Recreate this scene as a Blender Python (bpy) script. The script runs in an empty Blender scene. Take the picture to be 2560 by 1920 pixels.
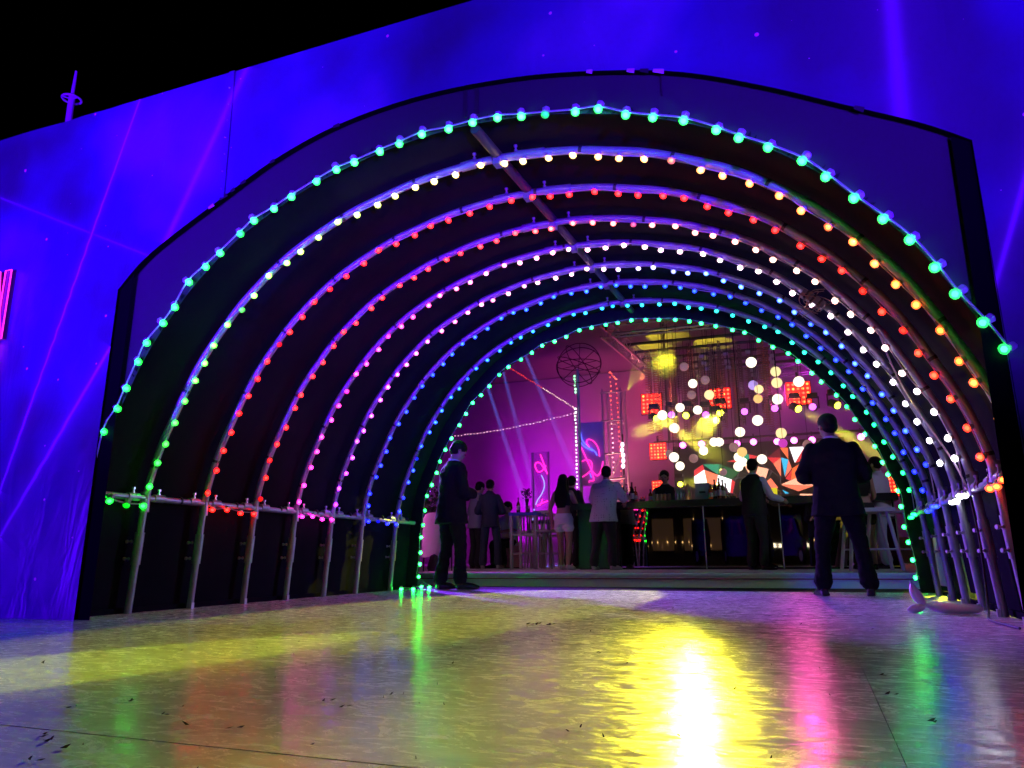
import bpy, math, random
from mathutils import Vector, Matrix, noise
R = math.radians
rnd = random.Random(7)
sc = bpy.context.scene
col = sc.collection

# ------------------------------------------------------------------ camera
CAM_F, CAM_YAW, CAM_PIT, CAM_ROLL, CAM_H = 1857.3, 0.37146, 0.22840, -0.00901, 0.385
def cam_axes():
    cy, sy, cp, sp = math.cos(CAM_YAW), math.sin(CAM_YAW), math.cos(CAM_PIT), math.sin(CAM_PIT)
    fw = Vector((-sy*cp, cy*cp, sp)); r = Vector((cy, sy, 0)); u = r.cross(fw)
    cr, sr = math.cos(CAM_ROLL), math.sin(CAM_ROLL)
    return r*cr + u*sr, u*cr - r*sr, fw
AX_R, AX_U, AX_F = cam_axes()
cd = bpy.data.cameras.new('camera'); cam = bpy.data.objects.new('camera', cd); col.objects.link(cam)
cd.sensor_width = 36; cd.lens = 36*CAM_F/2560; cd.clip_start = 0.02; cd.clip_end = 400
m3 = Matrix((AX_R, AX_U, -AX_F)).transposed()
cam.matrix_world = Matrix.Translation((0, 0, CAM_H)) @ m3.to_4x4()
sc.camera = cam
def at(px, py, Y):
    """a point measured in the photograph, at distance Y along the tunnel"""
    d = AX_F*CAM_F + AX_R*(px-1280) + AX_U*(960-py)
    return Vector((0, 0, CAM_H)) + d*(Y/d.y)

# ------------------------------------------------------------------ world (night)
w = bpy.data.worlds.new('World'); sc.world = w; w.use_nodes = True
nt = w.node_tree; nt.nodes.clear()
sky = nt.nodes.new('ShaderNodeTexSky'); sky.sky_type = 'NISHITA'; sky.sun_disc = False
sky.sun_elevation = R(-9); sky.sun_rotation = R(200)
bg = nt.nodes.new('ShaderNodeBackground'); bg.inputs[1].default_value = 0.02
wo = nt.nodes.new('ShaderNodeOutputWorld')
nt.links.new(sky.outputs[0], bg.inputs[0]); nt.links.new(bg.outputs[0], wo.inputs[0])
sc.view_settings.view_transform = 'Standard'; sc.view_settings.look = 'None'
sc.view_settings.exposure = 0; sc.view_settings.gamma = 1
sc.render.engine = 'CYCLES'
cy = sc.cycles
cy.max_bounces = 6; cy.diffuse_bounces = 2; cy.glossy_bounces = 4; cy.transmission_bounces = 4; cy.volume_bounces = 0
cy.transparent_max_bounces = 8; cy.sample_clamp_indirect = 3; cy.caustics_reflective = False; cy.caustics_refractive = False
cy.use_denoising = True; cy.use_light_tree = True

def spot(name, loc, target, color, power, angle=60, blend=0.4, radius=0.08):
    l = bpy.data.lights.new(name, 'SPOT'); l.color = color; l.energy = power
    l.spot_size = R(angle); l.spot_blend = blend; l.shadow_soft_size = radius
    o = bpy.data.objects.new(name, l); col.objects.link(o); o.location = loc
    o.rotation_euler = (Vector(target)-Vector(loc)).to_track_quat('-Z', 'Y').to_euler()
    return o
# blue-violet floods on the ground in front of the banner
BLUE = (0.075, 0.0, 1.0)
spot('flood_lamp', (-4.6, -1.8, 0.35), (-5.2, 3.8, 3.9), BLUE, 10000, 60, 0.9, 0.10)
spot('flood_lamp', (2.2, -2.0, 0.35), (-1.2, 3.8, 4.2), BLUE, 9500, 60, 0.9, 0.10)
spot('flood_lamp', (3.6, 0.6, 0.35), (1.6, 3.8, 3.6), BLUE, 900, 70, 0.9, 0.10)
spot('flood_lamp', (-7.4, -0.4, 0.35), (-5.9, 3.8, 1.5), BLUE, 1500, 84, 0.9, 0.10)
# yellow stage beams that fall through the tunnel on to the floor
spot('stage_beam', (-2.55, 16.9, 3.5), (-0.55, 1.25, 0.0), (1, 0.86, 0.03), 17000, 5.4, 0.95, 0.17)
spot('stage_beam', (-2.6, 16.7, 4.8), (-1.75, 1.5, 0.0), (0.95, 0.95, 0.03), 7000, 15, 0.95, 0.2)  # wider beam added for the soft yellow spread on the floor
spot('stage_beam', (1.7, 16.8, 3.6), (-2.75, 1.75, 0.0), (0.80, 1.0, 0.03), 22000, 3.4, 0.12, 0.05)

# ------------------------------------------------------------------ materials
MATS = {}
def mat(name, color=(0.5,)*3, rough=0.5, metal=0.0, emit=None, estr=0.0, spec=0.5, noise_amt=0.0, noise_scale=8.0, bump=0.0, bump_scale=40.0, trans=0.0, alpha=1.0, sheen=0.0, coat=0.0):
    if name in MATS: return MATS[name]
    m = bpy.data.materials.new(name); m.use_nodes = True
    t = m.node_tree; b = t.nodes['Principled BSDF']
    b.inputs['Base Color'].default_value = (*color, 1); b.inputs['Roughness'].default_value = rough
    b.inputs['Metallic'].default_value = metal; b.inputs['Specular IOR Level'].default_value = spec
    b.inputs['Transmission Weight'].default_value = trans; b.inputs['Alpha'].default_value = alpha
    b.inputs['Sheen Weight'].default_value = sheen; b.inputs['Coat Weight'].default_value = coat
    if emit:
        b.inputs['Emission Color'].default_value = (*emit, 1); b.inputs['Emission Strength'].default_value = estr
    if noise_amt or bump:
        tc = t.nodes.new('ShaderNodeTexCoord')
    if noise_amt:
        n = t.nodes.new('ShaderNodeTexNoise'); n.inputs['Scale'].default_value = noise_scale; n.inputs['Detail'].default_value = 6
        t.links.new(tc.outputs['Object'], n.inputs['Vector'])
        mx = t.nodes.new('ShaderNodeMix'); mx.data_type = 'RGBA'
        mx.inputs[6].default_value = (*[c*(1-noise_amt) for c in color], 1); mx.inputs[7].default_value = (*[min(1, c*(1+noise_amt)) for c in color], 1)
        t.links.new(n.outputs['Fac'], mx.inputs[0]); t.links.new(mx.outputs[2], b.inputs['Base Color'])
    if bump:
        n2 = t.nodes.new('ShaderNodeTexNoise'); n2.inputs['Scale'].default_value = bump_scale; n2.inputs['Detail'].default_value = 4
        t.links.new(tc.outputs['Object'], n2.inputs['Vector'])
        bp = t.nodes.new('ShaderNodeBump'); bp.inputs['Strength'].default_value = bump; bp.inputs['Distance'].default_value = 0.02
        t.links.new(n2.outputs['Fac'], bp.inputs['Height']); t.links.new(bp.outputs[0], b.inputs['Normal'])
    MATS[name] = m
    return m
def glow_mat(name, strength):
    """emission in the colour each lamp carries (object colour)"""
    if name in MATS: return MATS[name]
    m = bpy.data.materials.new(name); m.use_nodes = True; t = m.node_tree; b = t.nodes['Principled BSDF']
    oi = t.nodes.new('ShaderNodeObjectInfo')
    t.links.new(oi.outputs['Color'], b.inputs['Emission Color']); t.links.new(oi.outputs['Color'], b.inputs['Base Color'])
    ml = t.nodes.new('ShaderNodeMath'); ml.operation = 'MULTIPLY'; ml.inputs[1].default_value = strength
    t.links.new(oi.outputs['Alpha'], ml.inputs[0]); t.links.new(ml.outputs[0], b.inputs['Emission Strength'])
    b.inputs['Roughness'].default_value = 0.3
    MATS[name] = m
    return m
STEEL = mat('galvanised_pipe', (0.30, 0.31, 0.35), 0.42, 0.55, noise_amt=0.35, noise_scale=14, bump=0.15, bump_scale=60)
STEEL2 = mat('bolt_steel', (0.5, 0.5, 0.5), 0.35, 0.8)
BLACK_TAPE = mat('black_band', (0.012,)*3, 0.6)
LINER = mat('black_liner_cloth', (0.0065, 0.006, 0.012), 0.9, noise_amt=0.4, noise_scale=2.2, bump=0.35, bump_scale=3.0, spec=0.02)
FASCIA = mat('fascia_board', (0.012, 0.010, 0.017), 0.8, noise_amt=0.25, noise_scale=1.7, bump=0.12, bump_scale=2.5)
CABLE = mat('lamp_cable', (0.30, 0.27, 0.30), 0.45)
SOCKET = mat('clear_socket', (0.35, 0.34, 0.36), 0.35)
BULB = glow_mat('lit_bulb_core', 72.0)
def shell_mat():
    m = bpy.data.materials.new('coloured_bulb_shell'); m.use_nodes = True; t = m.node_tree; b = t.nodes['Principled BSDF']; oi = t.nodes.new('ShaderNodeObjectInfo')
    t.links.new(oi.outputs['Color'], b.inputs['Emission Color']); t.links.new(oi.outputs['Color'], b.inputs['Base Color'])
    ml = t.nodes.new('ShaderNodeMath'); ml.operation = 'MULTIPLY'; ml.inputs[1].default_value = 1.15; t.links.new(oi.outputs['Alpha'], ml.inputs[0]); t.links.new(ml.outputs[0], b.inputs['Emission Strength'])
    b.inputs['Alpha'].default_value = 0.55; b.inputs['Roughness'].default_value = 0.35
    return m
SHELL = shell_mat()
DARK = mat('dark_paint', (0.015, 0.015, 0.018), 0.45)
WHITE = mat('white_paint', (0.7, 0.68, 0.68), 0.45, noise_amt=0.1)

# ------------------------------------------------------------------ mesh helpers
class MB:
    def __init__(s): s.v = []; s.f = []
    def add(s, vs, fs, M=None):
        o = len(s.v)
        s.v += [(M @ Vector(p)) if M else Vector(p) for p in vs]
        s.f += [tuple(i+o for i in f) for f in fs]
        return s
    def box(s, c, d, M=None, rz=0.0):
        x, y, z = d[0]/2, d[1]/2, d[2]/2
        vs = [(-x,-y,-z),(x,-y,-z),(x,y,-z),(-x,y,-z),(-x,-y,z),(x,-y,z),(x,y,z),(-x,y,z)]
        T = Matrix.Translation(c) @ Matrix.Rotation(rz, 4, 'Z')
        if M: T = M @ T
        return s.add(vs, [(3,2,1,0),(4,5,6,7),(0,1,5,4),(1,2,6,5),(2,3,7,6),(3,0,4,7)], T)
    def tube(s, pts, r, n=8, cap=True, closed=False):
        pts = [Vector(p) for p in pts]; m = len(pts); rs = r if isinstance(r, (list, tuple)) else [r]*m
        tang = []
        for i in range(m):
            a = pts[(i-1) % m] if (closed or i > 0) else pts[i]
            b = pts[(i+1) % m] if (closed or i < m-1) else pts[i]
            t = (b-a); tang.append(t.normalized() if t.length > 1e-9 else Vector((0, 0, 1)))
        up = Vector((0, 1, 0)) if abs(tang[0].y) < 0.9 else Vector((1, 0, 0))
        nv = (up - tang[0]*up.dot(tang[0])).normalized(); vs = []; fs = []
        for i in range(m):
            nv = (nv - tang[i]*nv.dot(tang[i]))
            nv = nv.normalized() if nv.length > 1e-6 else tang[i].orthogonal().normalized()
            bv = tang[i].cross(nv)
            for k in range(n):
                a = 2*math.pi*k/n
                vs.append(pts[i] + (nv*math.cos(a) + bv*math.sin(a))*rs[i])
        for i in range(m if closed else m-1):
            j = (i+1) % m
            for k in range(n): fs.append((i*n+k, i*n+(k+1) % n, j*n+(k+1) % n, j*n+k))
        if cap and not closed:
            fs.append(tuple(range(n))[::-1]); fs.append(tuple((m-1)*n+k for k in range(n)))
        return s.add(vs, fs)
    def cyl(s, a, b, r, n=12, r2=None): return s.tube([a, b], [r, r if r2 is None else r2], n)
    def lathe(s, prof, n=16, M=None):
        vs = []; fs = []; m = len(prof)
        for (r, z) in prof:
            for k in range(n):
                a = 2*math.pi*k/n; vs.append((r*math.cos(a), r*math.sin(a), z))
        for i in range(m-1):
            for k in range(n): fs.append((i*n+k, i*n+(k+1) % n, (i+1)*n+(k+1) % n, (i+1)*n+k))
        fs.append(tuple(range(n))[::-1]); fs.append(tuple((m-1)*n+k for k in range(n)))
        return s.add(vs, fs, M)
    def ball(s, c, r, M=None, nu=14, nv=9):
        rx, ry, rz = r if isinstance(r, (tuple, list)) else (r, r, r)
        vs = [(0, 0, -rz)]; fs = []
        for i in range(1, nv):
            ph = math.pi*i/nv - math.pi/2
            for k in range(nu):
                a = 2*math.pi*k/nu; vs.append((rx*math.cos(ph)*math.cos(a), ry*math.cos(ph)*math.sin(a), rz*math.sin(ph)))
        vs.append((0, 0, rz)); top = len(vs)-1
        for k in range(nu):
            fs.append((0, 1+(k+1) % nu, 1+k)); b = 1+(nv-2)*nu; fs.append((top, b+k, b+(k+1) % nu))
        for i in range(nv-2):
            for k in range(nu):
                a = 1+i*nu; fs.append((a+k, a+(k+1) % nu, a+nu+(k+1) % nu, a+nu+k))
        T = Matrix.Translation(c)
        if M: T = T @ M
        return s.add(vs, fs, T)
    def poly(s, pts): return s.add(pts, [tuple(range(len(pts)))])
    def mesh(s, name, m=None, smooth=True):
        me = bpy.data.meshes.new(name); me.from_pydata([tuple(p) for p in s.v], [], s.f); me.update()
        if m: me.materials.append(m)
        if smooth:
            me.polygons.foreach_set('use_smooth', [True]*len(me.polygons))
            if hasattr(me, 'set_sharp_from_angle'): me.set_sharp_from_angle(angle=R(42))
        return me
    def build(s, name, m, parent=None, loc=None, smooth=True):
        return link(name, s.mesh(name, m, smooth), parent, loc)
def link(name, me, parent=None, loc=None, rot=None):
    o = bpy.data.objects.new(name, me); col.objects.link(o)
    if parent: o.parent = parent
    if loc is not None: o.location = loc
    if rot is not None: o.rotation_euler = rot
    return o
def tag(o, label=None, cat=None, group=None, kind=None):
    for k, v in (('label', label), ('category', cat), ('group', group), ('kind', kind)):
        if v: o[k] = v
    return o
def thing(name, label, cat, loc=(0, 0, 0), rz=0.0, group=None):
    o = bpy.data.objects.new(name, None); col.objects.link(o); o.location = loc; o.rotation_euler = (0, 0, rz)
    o.empty_display_size = 0.1
    return tag(o, label, cat, group)
def structure(o): o['kind'] = 'structure'; return o

# ------------------------------------------------------------------ ground, floor, platform
structure(MB().poly([(-120,-80,-0.03),(120,-80,-0.03),(120,160,-0.03),(-120,160,-0.03)]).build('ground', mat('dark_ground', (0.035,)*3, 0.8, noise_amt=0.5, noise_scale=3, bump=0.4, bump_scale=20)))

def floor_material():
    m = bpy.data.materials.new('scuffed_white_floor'); m.use_nodes = True; t = m.node_tree; b = t.nodes['Principled BSDF']
    N = t.nodes.new; L = t.links.new
    geo = N('ShaderNodeNewGeometry')
    def mp(scale, rot=0):
        q = N('ShaderNodeMapping'); q.inputs['Scale'].default_value = scale; q.inputs['Rotation'].default_value = (0, 0, rot); L(geo.outputs['Position'], q.inputs['Vector']); return q
    def nz(scale, sc3=(1, 1, 1), rot=0, detail=6, rough=0.6, dist=0.0):
        q = N('ShaderNodeTexNoise'); q.inputs['Scale'].default_value = scale; q.inputs['Detail'].default_value = detail; q.inputs['Roughness'].default_value = rough; q.inputs['Distortion'].default_value = dist
        L(mp(sc3, rot).outputs[0], q.inputs['Vector']); return q
    def ramp(src, a, b_, ca, cb):
        q = N('ShaderNodeValToRGB'); q.color_ramp.elements[0].position = a; q.color_ramp.elements[1].position = b_
        q.color_ramp.elements[0].color = (*ca, 1); q.color_ramp.elements[1].color = (*cb, 1); L(src, q.inputs[0]); return q
    def mixc(f, a, b_, mode='MULTIPLY'):
        q = N('ShaderNodeMix'); q.data_type = 'RGBA'; q.blend_type = mode
        if isinstance(f, float): q.inputs[0].default_value = f
        else: L(f, q.inputs[0])
        L(a, q.inputs[6]); L(b_, q.inputs[7]); return q.outputs[2]
    base = ramp(nz(0.8).outputs['Fac'], 0.3, 0.7, (0.66, 0.66, 0.67), (0.76, 0.76, 0.77))
    scuff = ramp(nz(3.6, (0.8, 1.25, 1), 0.5, 9, 0.70, 2.2).outputs['Fac'], 0.36, 0.60, (0.70, 0.69, 0.67), (1, 1, 1))
    scuff2 = ramp(nz(13, (1.0, 0.55, 1), 0.9, 7, 0.80, 2.8).outputs['Fac'], 0.32, 0.40, (0.40, 0.38, 0.36), (1, 1, 1))
    spots = ramp(nz(26, detail=3).outputs['Fac'], 0.22, 0.30, (0.3, 0.28, 0.25), (1, 1, 1))
    c = mixc(0.75, base.outputs[0], scuff.outputs[0]); c = mixc(0.8, c, scuff2.outputs[0]); c = mixc(0.6, c, spots.outputs[0])
    L(c, b.inputs['Base Color'])
    rr = N('ShaderNodeMapRange'); rr.inputs[1].default_value = 0.40; rr.inputs[2].default_value = 0.60; rr.inputs[3].default_value = 0.09; rr.inputs[4].default_value = 0.34
    L(nz(9, (0.7, 1.5, 1), 0.45, 9, 0.78, 2.0).outputs['Fac'], rr.inputs[0]); L(rr.outputs[0], b.inputs['Roughness'])
    b.inputs['Specular IOR Level'].default_value = 0.7
    h1 = nz(4.5, (0.8, 1.2, 1), 0.3, detail=4, dist=0.6); h2 = nz(34, (0.5, 1.4, 1), 0.6, 7, 0.75, 0.8)
    ad = N('ShaderNodeMath'); ad.operation = 'MULTIPLY_ADD'; ad.inputs[1].default_value = 0.05; L(h2.outputs['Fac'], ad.inputs[0]); L(h1.outputs['Fac'], ad.inputs[2])
    bp = N('ShaderNodeBump'); bp.inputs['Strength'].default_value = 0.26; bp.inputs['Distance'].default_value = 0.022
    L(ad.outputs[0], bp.inputs['Height']); L(bp.outputs[0], b.inputs['Normal'])
    return m
FLOOR = floor_material()
fl = structure(MB().box((-2.0, 2.3, -0.028), (16.3, 12.6, 0.03)).build('floor', mat('floor_joint', (0.25, 0.25, 0.25), 0.7), smooth=False))
g = 0.0009
def panel(x0, x1, y0, y1, dz=0.0):
    mb = MB(); mb.box(((x0+x1)/2, (y0+y1)/2, -0.006+dz), (x1-x0-2*g, y1-y0-7*g, 0.012)); mb.build('floor_panel', FLOOR, fl, smooth=False)
for a, b in ((-9.9, -7.2), (-7.2, -4.75), (-4.75, -2.31), (-2.31, 0.13), (0.13, 2.57), (2.57, 6.0)):
    panel(a, b, 1.35, 3.80); panel(a, b, -1.1, 1.35); panel(a, b, -3.9, -1.1)
for a, b in ((-4.85, -3.0), (-3.0, -0.9), (-0.9, 1.10)):
    panel(a, b, 3.80, 6.2); panel(a, b, 6.2, 8.62)
# thin diamond outlines drawn on the floor just inside the opening
def diamond(pts, m, name='floor_line'):
    mb = MB(); n = len(pts)
    for i in range(n):
        a = Vector((*pts[i], 0)); b = Vector((*pts[(i+1) % n], 0)); d = (b-a).normalized(); s_ = Vector((-d.y, d.x, 0))*0.006
        mb.poly([tuple(a-s_+Vector((0, 0, 0.004))), tuple(b-s_+Vector((0, 0, 0.004))), tuple(b+s_+Vector((0, 0, 0.004))), tuple(a+s_+Vector((0, 0, 0.004)))])
    mb.build(name, m, fl)
LINEM = mat('scored_line', (0.12, 0.08, 0.08), 0.5)
def gpt(px, py):
    d = AX_F*CAM_F + AX_R*(px-1280) + AX_U*(960-py); t = -CAM_H/d.z
    return (d.x*t, d.y*t)
diamond([gpt(1572, 1557), gpt(1662, 1542), gpt(1806, 1555), gpt(1645, 1573)], LINEM)
diamond([gpt(1833, 1578), gpt(1950, 1568), gpt(2045, 1582), gpt(1975, 1591)], LINEM)
diamond([gpt(2025, 1563), gpt(2200, 1560), gpt(2360, 1583), gpt(2180, 1586)], LINEM)

plat = structure(MB().box((-2.5, 17.9, 0.067), (26, 16, 0.185)).build('platform', mat('platform_board', (0.8, 0.78, 0.82), 0.6, noise_amt=0.15, noise_scale=2.0), smooth=False))
MB().box((-2.5, 9.885, 0.092), (25.9, 0.03, 0.012)).build('edge_strip', mat('red_edge_strip', (0.25, 0.02, 0.03), 0.5), plat, smooth=False)
MB().box((-2.5, 9.88, 0.151), (25.9, 0.035, 0.03)).build('nosing', mat('nosing_board', (0.8, 0.78, 0.82), 0.5, noise_amt=0.2), plat, smooth=False)
structure(MB().box((-2.5, 9.26, -0.022), (26, 1.26, 0.012)).build('carpet', mat('dark_carpet', (0.012, 0.010, 0.010), 0.95, bump=0.6, bump_scale=120), smooth=False))

# ------------------------------------------------------------------ banner wall (facade)
YF = 3.76
TOPZ = 3.90
ARC = [(-4.56, 2.32), (-4.28, 2.56), (-3.67, 2.87), (-3.17, 3.10), (-2.65, 3.24), (-2.05, 3.29), (-1.42, 3.25), (-0.89, 3.15), (-0.44, 3.02), (-0.03, 2.83), (0.35, 2.62), (0.69, 2.43), (0.89, 2.29)]
def catmull(P, n=6):
    out = []
    for i in range(len(P)-1):
        p0 = P[max(i-1, 0)]; p1 = P[i]; p2 = P[i+1]; p3 = P[min(i+2, len(P)-1)]
        for k in range(n):
            t = k/n
            out.append(tuple(0.5*((2*p1[j]) + (-p0[j]+p2[j])*t + (2*p0[j]-5*p1[j]+4*p2[j]-p3[j])*t*t + (-p0[j]+3*p1[j]-3*p2[j]+p3[j])*t**3) for j in range(len(p1))))
    out.append(tuple(P[-1])); return out
EDGE = [(-4.61, 0.0), (-4.56, 2.32)] + catmull(ARC, 6)[1:] + [(0.90, 0.0)]

def banner_material():
    m = bpy.data.materials.new('printed_banner'); m.use_nodes = True; t = m.node_tree; b = t.nodes['Principled BSDF']; N = t.nodes.new; L = t.links.new
    geo = N('ShaderNodeNewGeometry'); sep = N('ShaderNodeSeparateXYZ'); L(geo.outputs['Position'], sep.inputs[0])
    def math_(op, a, b_=None, c=None):
        q = N('ShaderNodeMath'); q.operation = op
        for i, v in enumerate((a, b_, c)):
            if v is None: continue
            if isinstance(v, (int, float)): q.inputs[i].default_value = v
            else: L(v, q.inputs[i])
        return q.outputs[0]
    n1 = N('ShaderNodeTexNoise'); n1.inputs['Scale'].default_value = 0.75; n1.inputs['Detail'].default_value = 3; L(geo.outputs['Position'], n1.inputs['Vector'])
    cr = N('ShaderNodeValToRGB'); e = cr.color_ramp.elements
    e[0].position = 0.36; e[0].color = (0.03, 0.03, 0.07, 1); e[1].position = 0.68; e[1].color = (0.12, 0.06, 0.26, 1)
    x = e.new(0.5); x.color = (0.035, 0.035, 0.16, 1)
    L(n1.outputs['Fac'], cr.inputs[0])
    # printed rays: distance to lines in the plane of the banner
    rays = None
    k = YF/3.88
    for (x0, z0, x1, z1, w_, a_) in ((-4.72, 4.01, -5.70, 0.90, 0.008, 0.6), (-3.65, 4.02, -4.28, 2.71, 0.028, 0.32), (-4.73, 1.93, -5.63, 0.56, 0.014, 0.6), (-6.25, 3.46, -4.42, 2.62, 0.007, 0.18), (0.69, 3.9, 0.62, 2.3, 0.04, 0.22), (1.90, 4.2, 0.36, 0.15, 0.012, 0.45), (-5.63, 0.56, -6.6, -0.9, 0.03, 1.0), (-5.7, 0.9, -6.4, -1.2, 0.016, 0.8)):
        x0, z0, x1, z1 = [v*k for v in (x0, z0, x1, z1)]
        dx, dz = x1-x0, z1-z0; ln = math.hypot(dx, dz); nx, nz_ = -dz/ln, dx/ln; dx /= ln; dz /= ln
        d = math_('ABSOLUTE', math_('ADD', math_('ADD', math_('MULTIPLY', sep.outputs[0], nx), math_('MULTIPLY', sep.outputs[2], nz_)), -(x0*nx+z0*nz_)))
        s_ = math_('ADD', math_('ADD', math_('MULTIPLY', sep.outputs[0], dx), math_('MULTIPLY', sep.outputs[2], dz)), -(x0*dx+z0*dz))
        inside = math_('MULTIPLY', math_('GREATER_THAN', s_, -0.02), math_('LESS_THAN', s_, ln+0.02))
        g_ = math_('MULTIPLY', math_('POWER', 2.718, math_('MULTIPLY', math_('POWER', math_('DIVIDE', d, w_), 2.0), -1.0)), a_)
        h_ = math_('MULTIPLY', math_('POWER', 2.718, math_('MULTIPLY', math_('DIVIDE', d, w_*3.5), -1.0)), a_*0.35)
        v = math_('MULTIPLY', math_('ADD', g_, h_), inside)
        rays = v if rays is None else math_('MAXIMUM', rays, v)
    vo = N('ShaderNodeTexVoronoi'); vo.inputs['Scale'].default_value = 2.6; vo.voronoi_dimensions = '2D'; vo.inputs['Randomness'].default_value = 1; cb = N('ShaderNodeCombineXYZ'); L(sep.outputs[0], cb.inputs[0]); L(sep.outputs[2], cb.inputs[1]); L(cb.outputs[0], vo.inputs['Vector'])
    sz = N('ShaderNodeSeparateColor'); L(vo.outputs['Color'], sz.inputs[0])
    dot = math_('LESS_THAN', vo.outputs['Distance'], math_('MULTIPLY', math_('POWER', sz.outputs[0], 2.5), 0.034))
    mx = N('ShaderNodeMix'); mx.data_type = 'RGBA'; L(math_('MINIMUM', rays, 1.0), mx.inputs[0]); L(cr.outputs[0], mx.inputs[6]); mx.inputs[7].default_value = (0.50, 0.10, 0.62, 1)
    mx2 = N('ShaderNodeMix'); mx2.data_type = 'RGBA'; L(math_('MULTIPLY', dot, 0.9), mx2.inputs[0]); L(mx.outputs[2], mx2.inputs[6]); mx2.inputs[7].default_value = (1.0, 0.3, 0.5, 1)
    L(mx2.outputs[2], b.inputs['Base Color'])
    b.inputs['Roughness'].default_value = 0.38; b.inputs['Specular IOR Level'].default_value = 0.55
    n2 = N('ShaderNodeTexNoise'); n2.inputs['Scale'].default_value = 1.6; n2.inputs['Detail'].default_value = 5; n2.inputs['Distortion'].default_value = 1.2
    mp = N('ShaderNodeMapping'); mp.inputs['Scale'].default_value = (2.2, 1, 0.8); mp.inputs['Rotation'].default_value = (0, 0.5, 0); L(geo.outputs['Position'], mp.inputs[0]); L(mp.outputs[0], n2.inputs['Vector'])
    bp = N('ShaderNodeBump'); bp.inputs['Strength'].default_value = 0.32; bp.inputs['Distance'].default_value = 0.05
    L(n2.outputs['Fac'], bp.inputs['Height']); L(bp.outputs[0], b.inputs['Normal'])
    return m
BANNER = banner_material()
bw = thing('banner_wall', 'tall blue printed banner wall with pink light rays around the tunnel opening', 'wall', (-2, YF, 0))
def off(p): return (p[0]+2, p[1]-YF, p[2])
def edge_z(x):
    for i in range(1, len(EDGE)-2):
        a, b = EDGE[i], EDGE[i+1]
        if a[0] <= x <= b[0]: return a[1] + (b[1]-a[1])*(x-a[0])/(b[0]-a[0])
    return None
SEAM = -3.66
def banner_cols(xs, y, bottom_wrinkle=False):
    mb = MB()
    for a, b in zip(xs[:-1], xs[1:]):
        za = edge_z(a) if edge_z(a) is not None and edge_z((a+b)/2) is not None else 0.0
        zb = edge_z(b) if edge_z(b) is not None and edge_z((a+b)/2) is not None else 0.0
        mb.poly([off((a, y, za)), off((b, y, zb)), off((b, y, TOPZ)), off((a, y, TOPZ))])
    return mb
def wavy_sheet(x0, x1, z0, z1, y):
    mb = MB(); nx, nz_ = 70, 60; vs = []; fs = []
    for j in range(nz_+1):
        for i in range(nx+1):
            u, v_ = i/nx, j/nz_; x = x0+(x1-x0)*u; z = z0+(z1-z0)*v_
            dy = 0.018*noise.noise(Vector((x*1.6, z*0.9, 3))) + 0.035*max(0, 1-z/1.1)*noise.noise(Vector((x*3.1+z*1.5, z*2.2, 9)))
            dy *= min(1, (x1-x)*4); vs.append(off((x, y-abs(dy)*0.8+0.004*math.sin(z*55+x*9)*max(0, 1-abs(x+5.1)*2)*min(1, (x1-x)*4), z)))
    for j in range(nz_):
        for i in range(nx): a = j*(nx+1)+i; fs.append((a, a+1, a+nx+2, a+nx+1))
    return mb.add(vs, fs)
ex = [e_[0] for e_ in EDGE[1:-1]]
left = wavy_sheet(-9.6, -4.61, 0.0, TOPZ, YF-0.004)
lo = banner_cols([-4.61, -4.56], YF-0.004); left.v_ = None
# the thin column between the sheet and the opening edge, then the columns above the arch
k0 = len(left.v); left.v += lo.v; left.f += [tuple(i+k0 for i in f) for f in lo.f]
left.v[k0+1] = Vector(off((-4.56, YF-0.004, 2.32))); left.v[k0] = Vector(off((-4.61, YF-0.004, 0.0)))
xs = [x for x in ex if x < SEAM-0.01] + [SEAM]
a_ = banner_cols(xs, YF-0.004); k0 = len(left.v); left.v += a_.v; left.f += [tuple(i+k0 for i in f) for f in a_.f]
left.build('banner_panel', BANNER, bw)
xs = [SEAM] + [x for x in ex if x > SEAM+0.01] + [0.90, 2.4, 6.0]
right = banner_cols(xs, YF); right.build('banner_panel', BANNER, bw)
# seam flap with eyelets
mb = MB(); mb.box(off((SEAM, YF-0.009, (2.88+TOPZ)/2)), (0.05, 0.006, TOPZ-2.88)); mb.build('seam_flap', BANNER, bw, smooth=False)
for i in range(7):
    mb = MB(); mb.cyl(off((SEAM+rnd.uniform(-.012, .012), YF-0.018, 2.95+i*0.135)), off((SEAM, YF-0.005, 2.95+i*0.135)), 0.006, 8); mb.build('eyelet', STEEL2, bw)
# black reveal of the opening and timber backing
mb = MB()
for (a, b) in zip(EDGE[:-1], EDGE[1:]):
    mb.poly([off((a[0], YF-0.008, a[1])), off((b[0], YF-0.008, b[1])), off((b[0], YF+0.036, b[1])), off((a[0], YF+0.036, a[1]))])
mb.build('opening_reveal', mat('black_reveal', (0.0015, 0.0015, 0.002), 0.8, noise_amt=0.3, spec=0.03), bw, smooth=False)
mb = MB(); mb.add([off((-4.61, YF+.012, 0)), off((-4.49, YF+.012, 0)), off((-4.44, YF+.012, 2.43)), off((-4.56, YF+.012, 2.32))], [(0, 1, 2, 3)]); mb.build('side_board', MATS['black_reveal'], bw, smooth=False)
mb = MB(); mb.add([off((0.80, YF+.012, 0)), off((0.90, YF+.012, 0)), off((0.89, YF+.012, 2.29)), off((0.81, YF+.012, 2.34))], [(0, 1, 2, 3)]); mb.build('side_board', MATS['black_reveal'], bw, smooth=False)
mb = MB(); mb.box(off((-2.0+0.2, YF+0.10, TOPZ-0.03)), (15.6, 0.1, 0.05)); mb.build('top_batten', DARK, bw, smooth=False)
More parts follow.
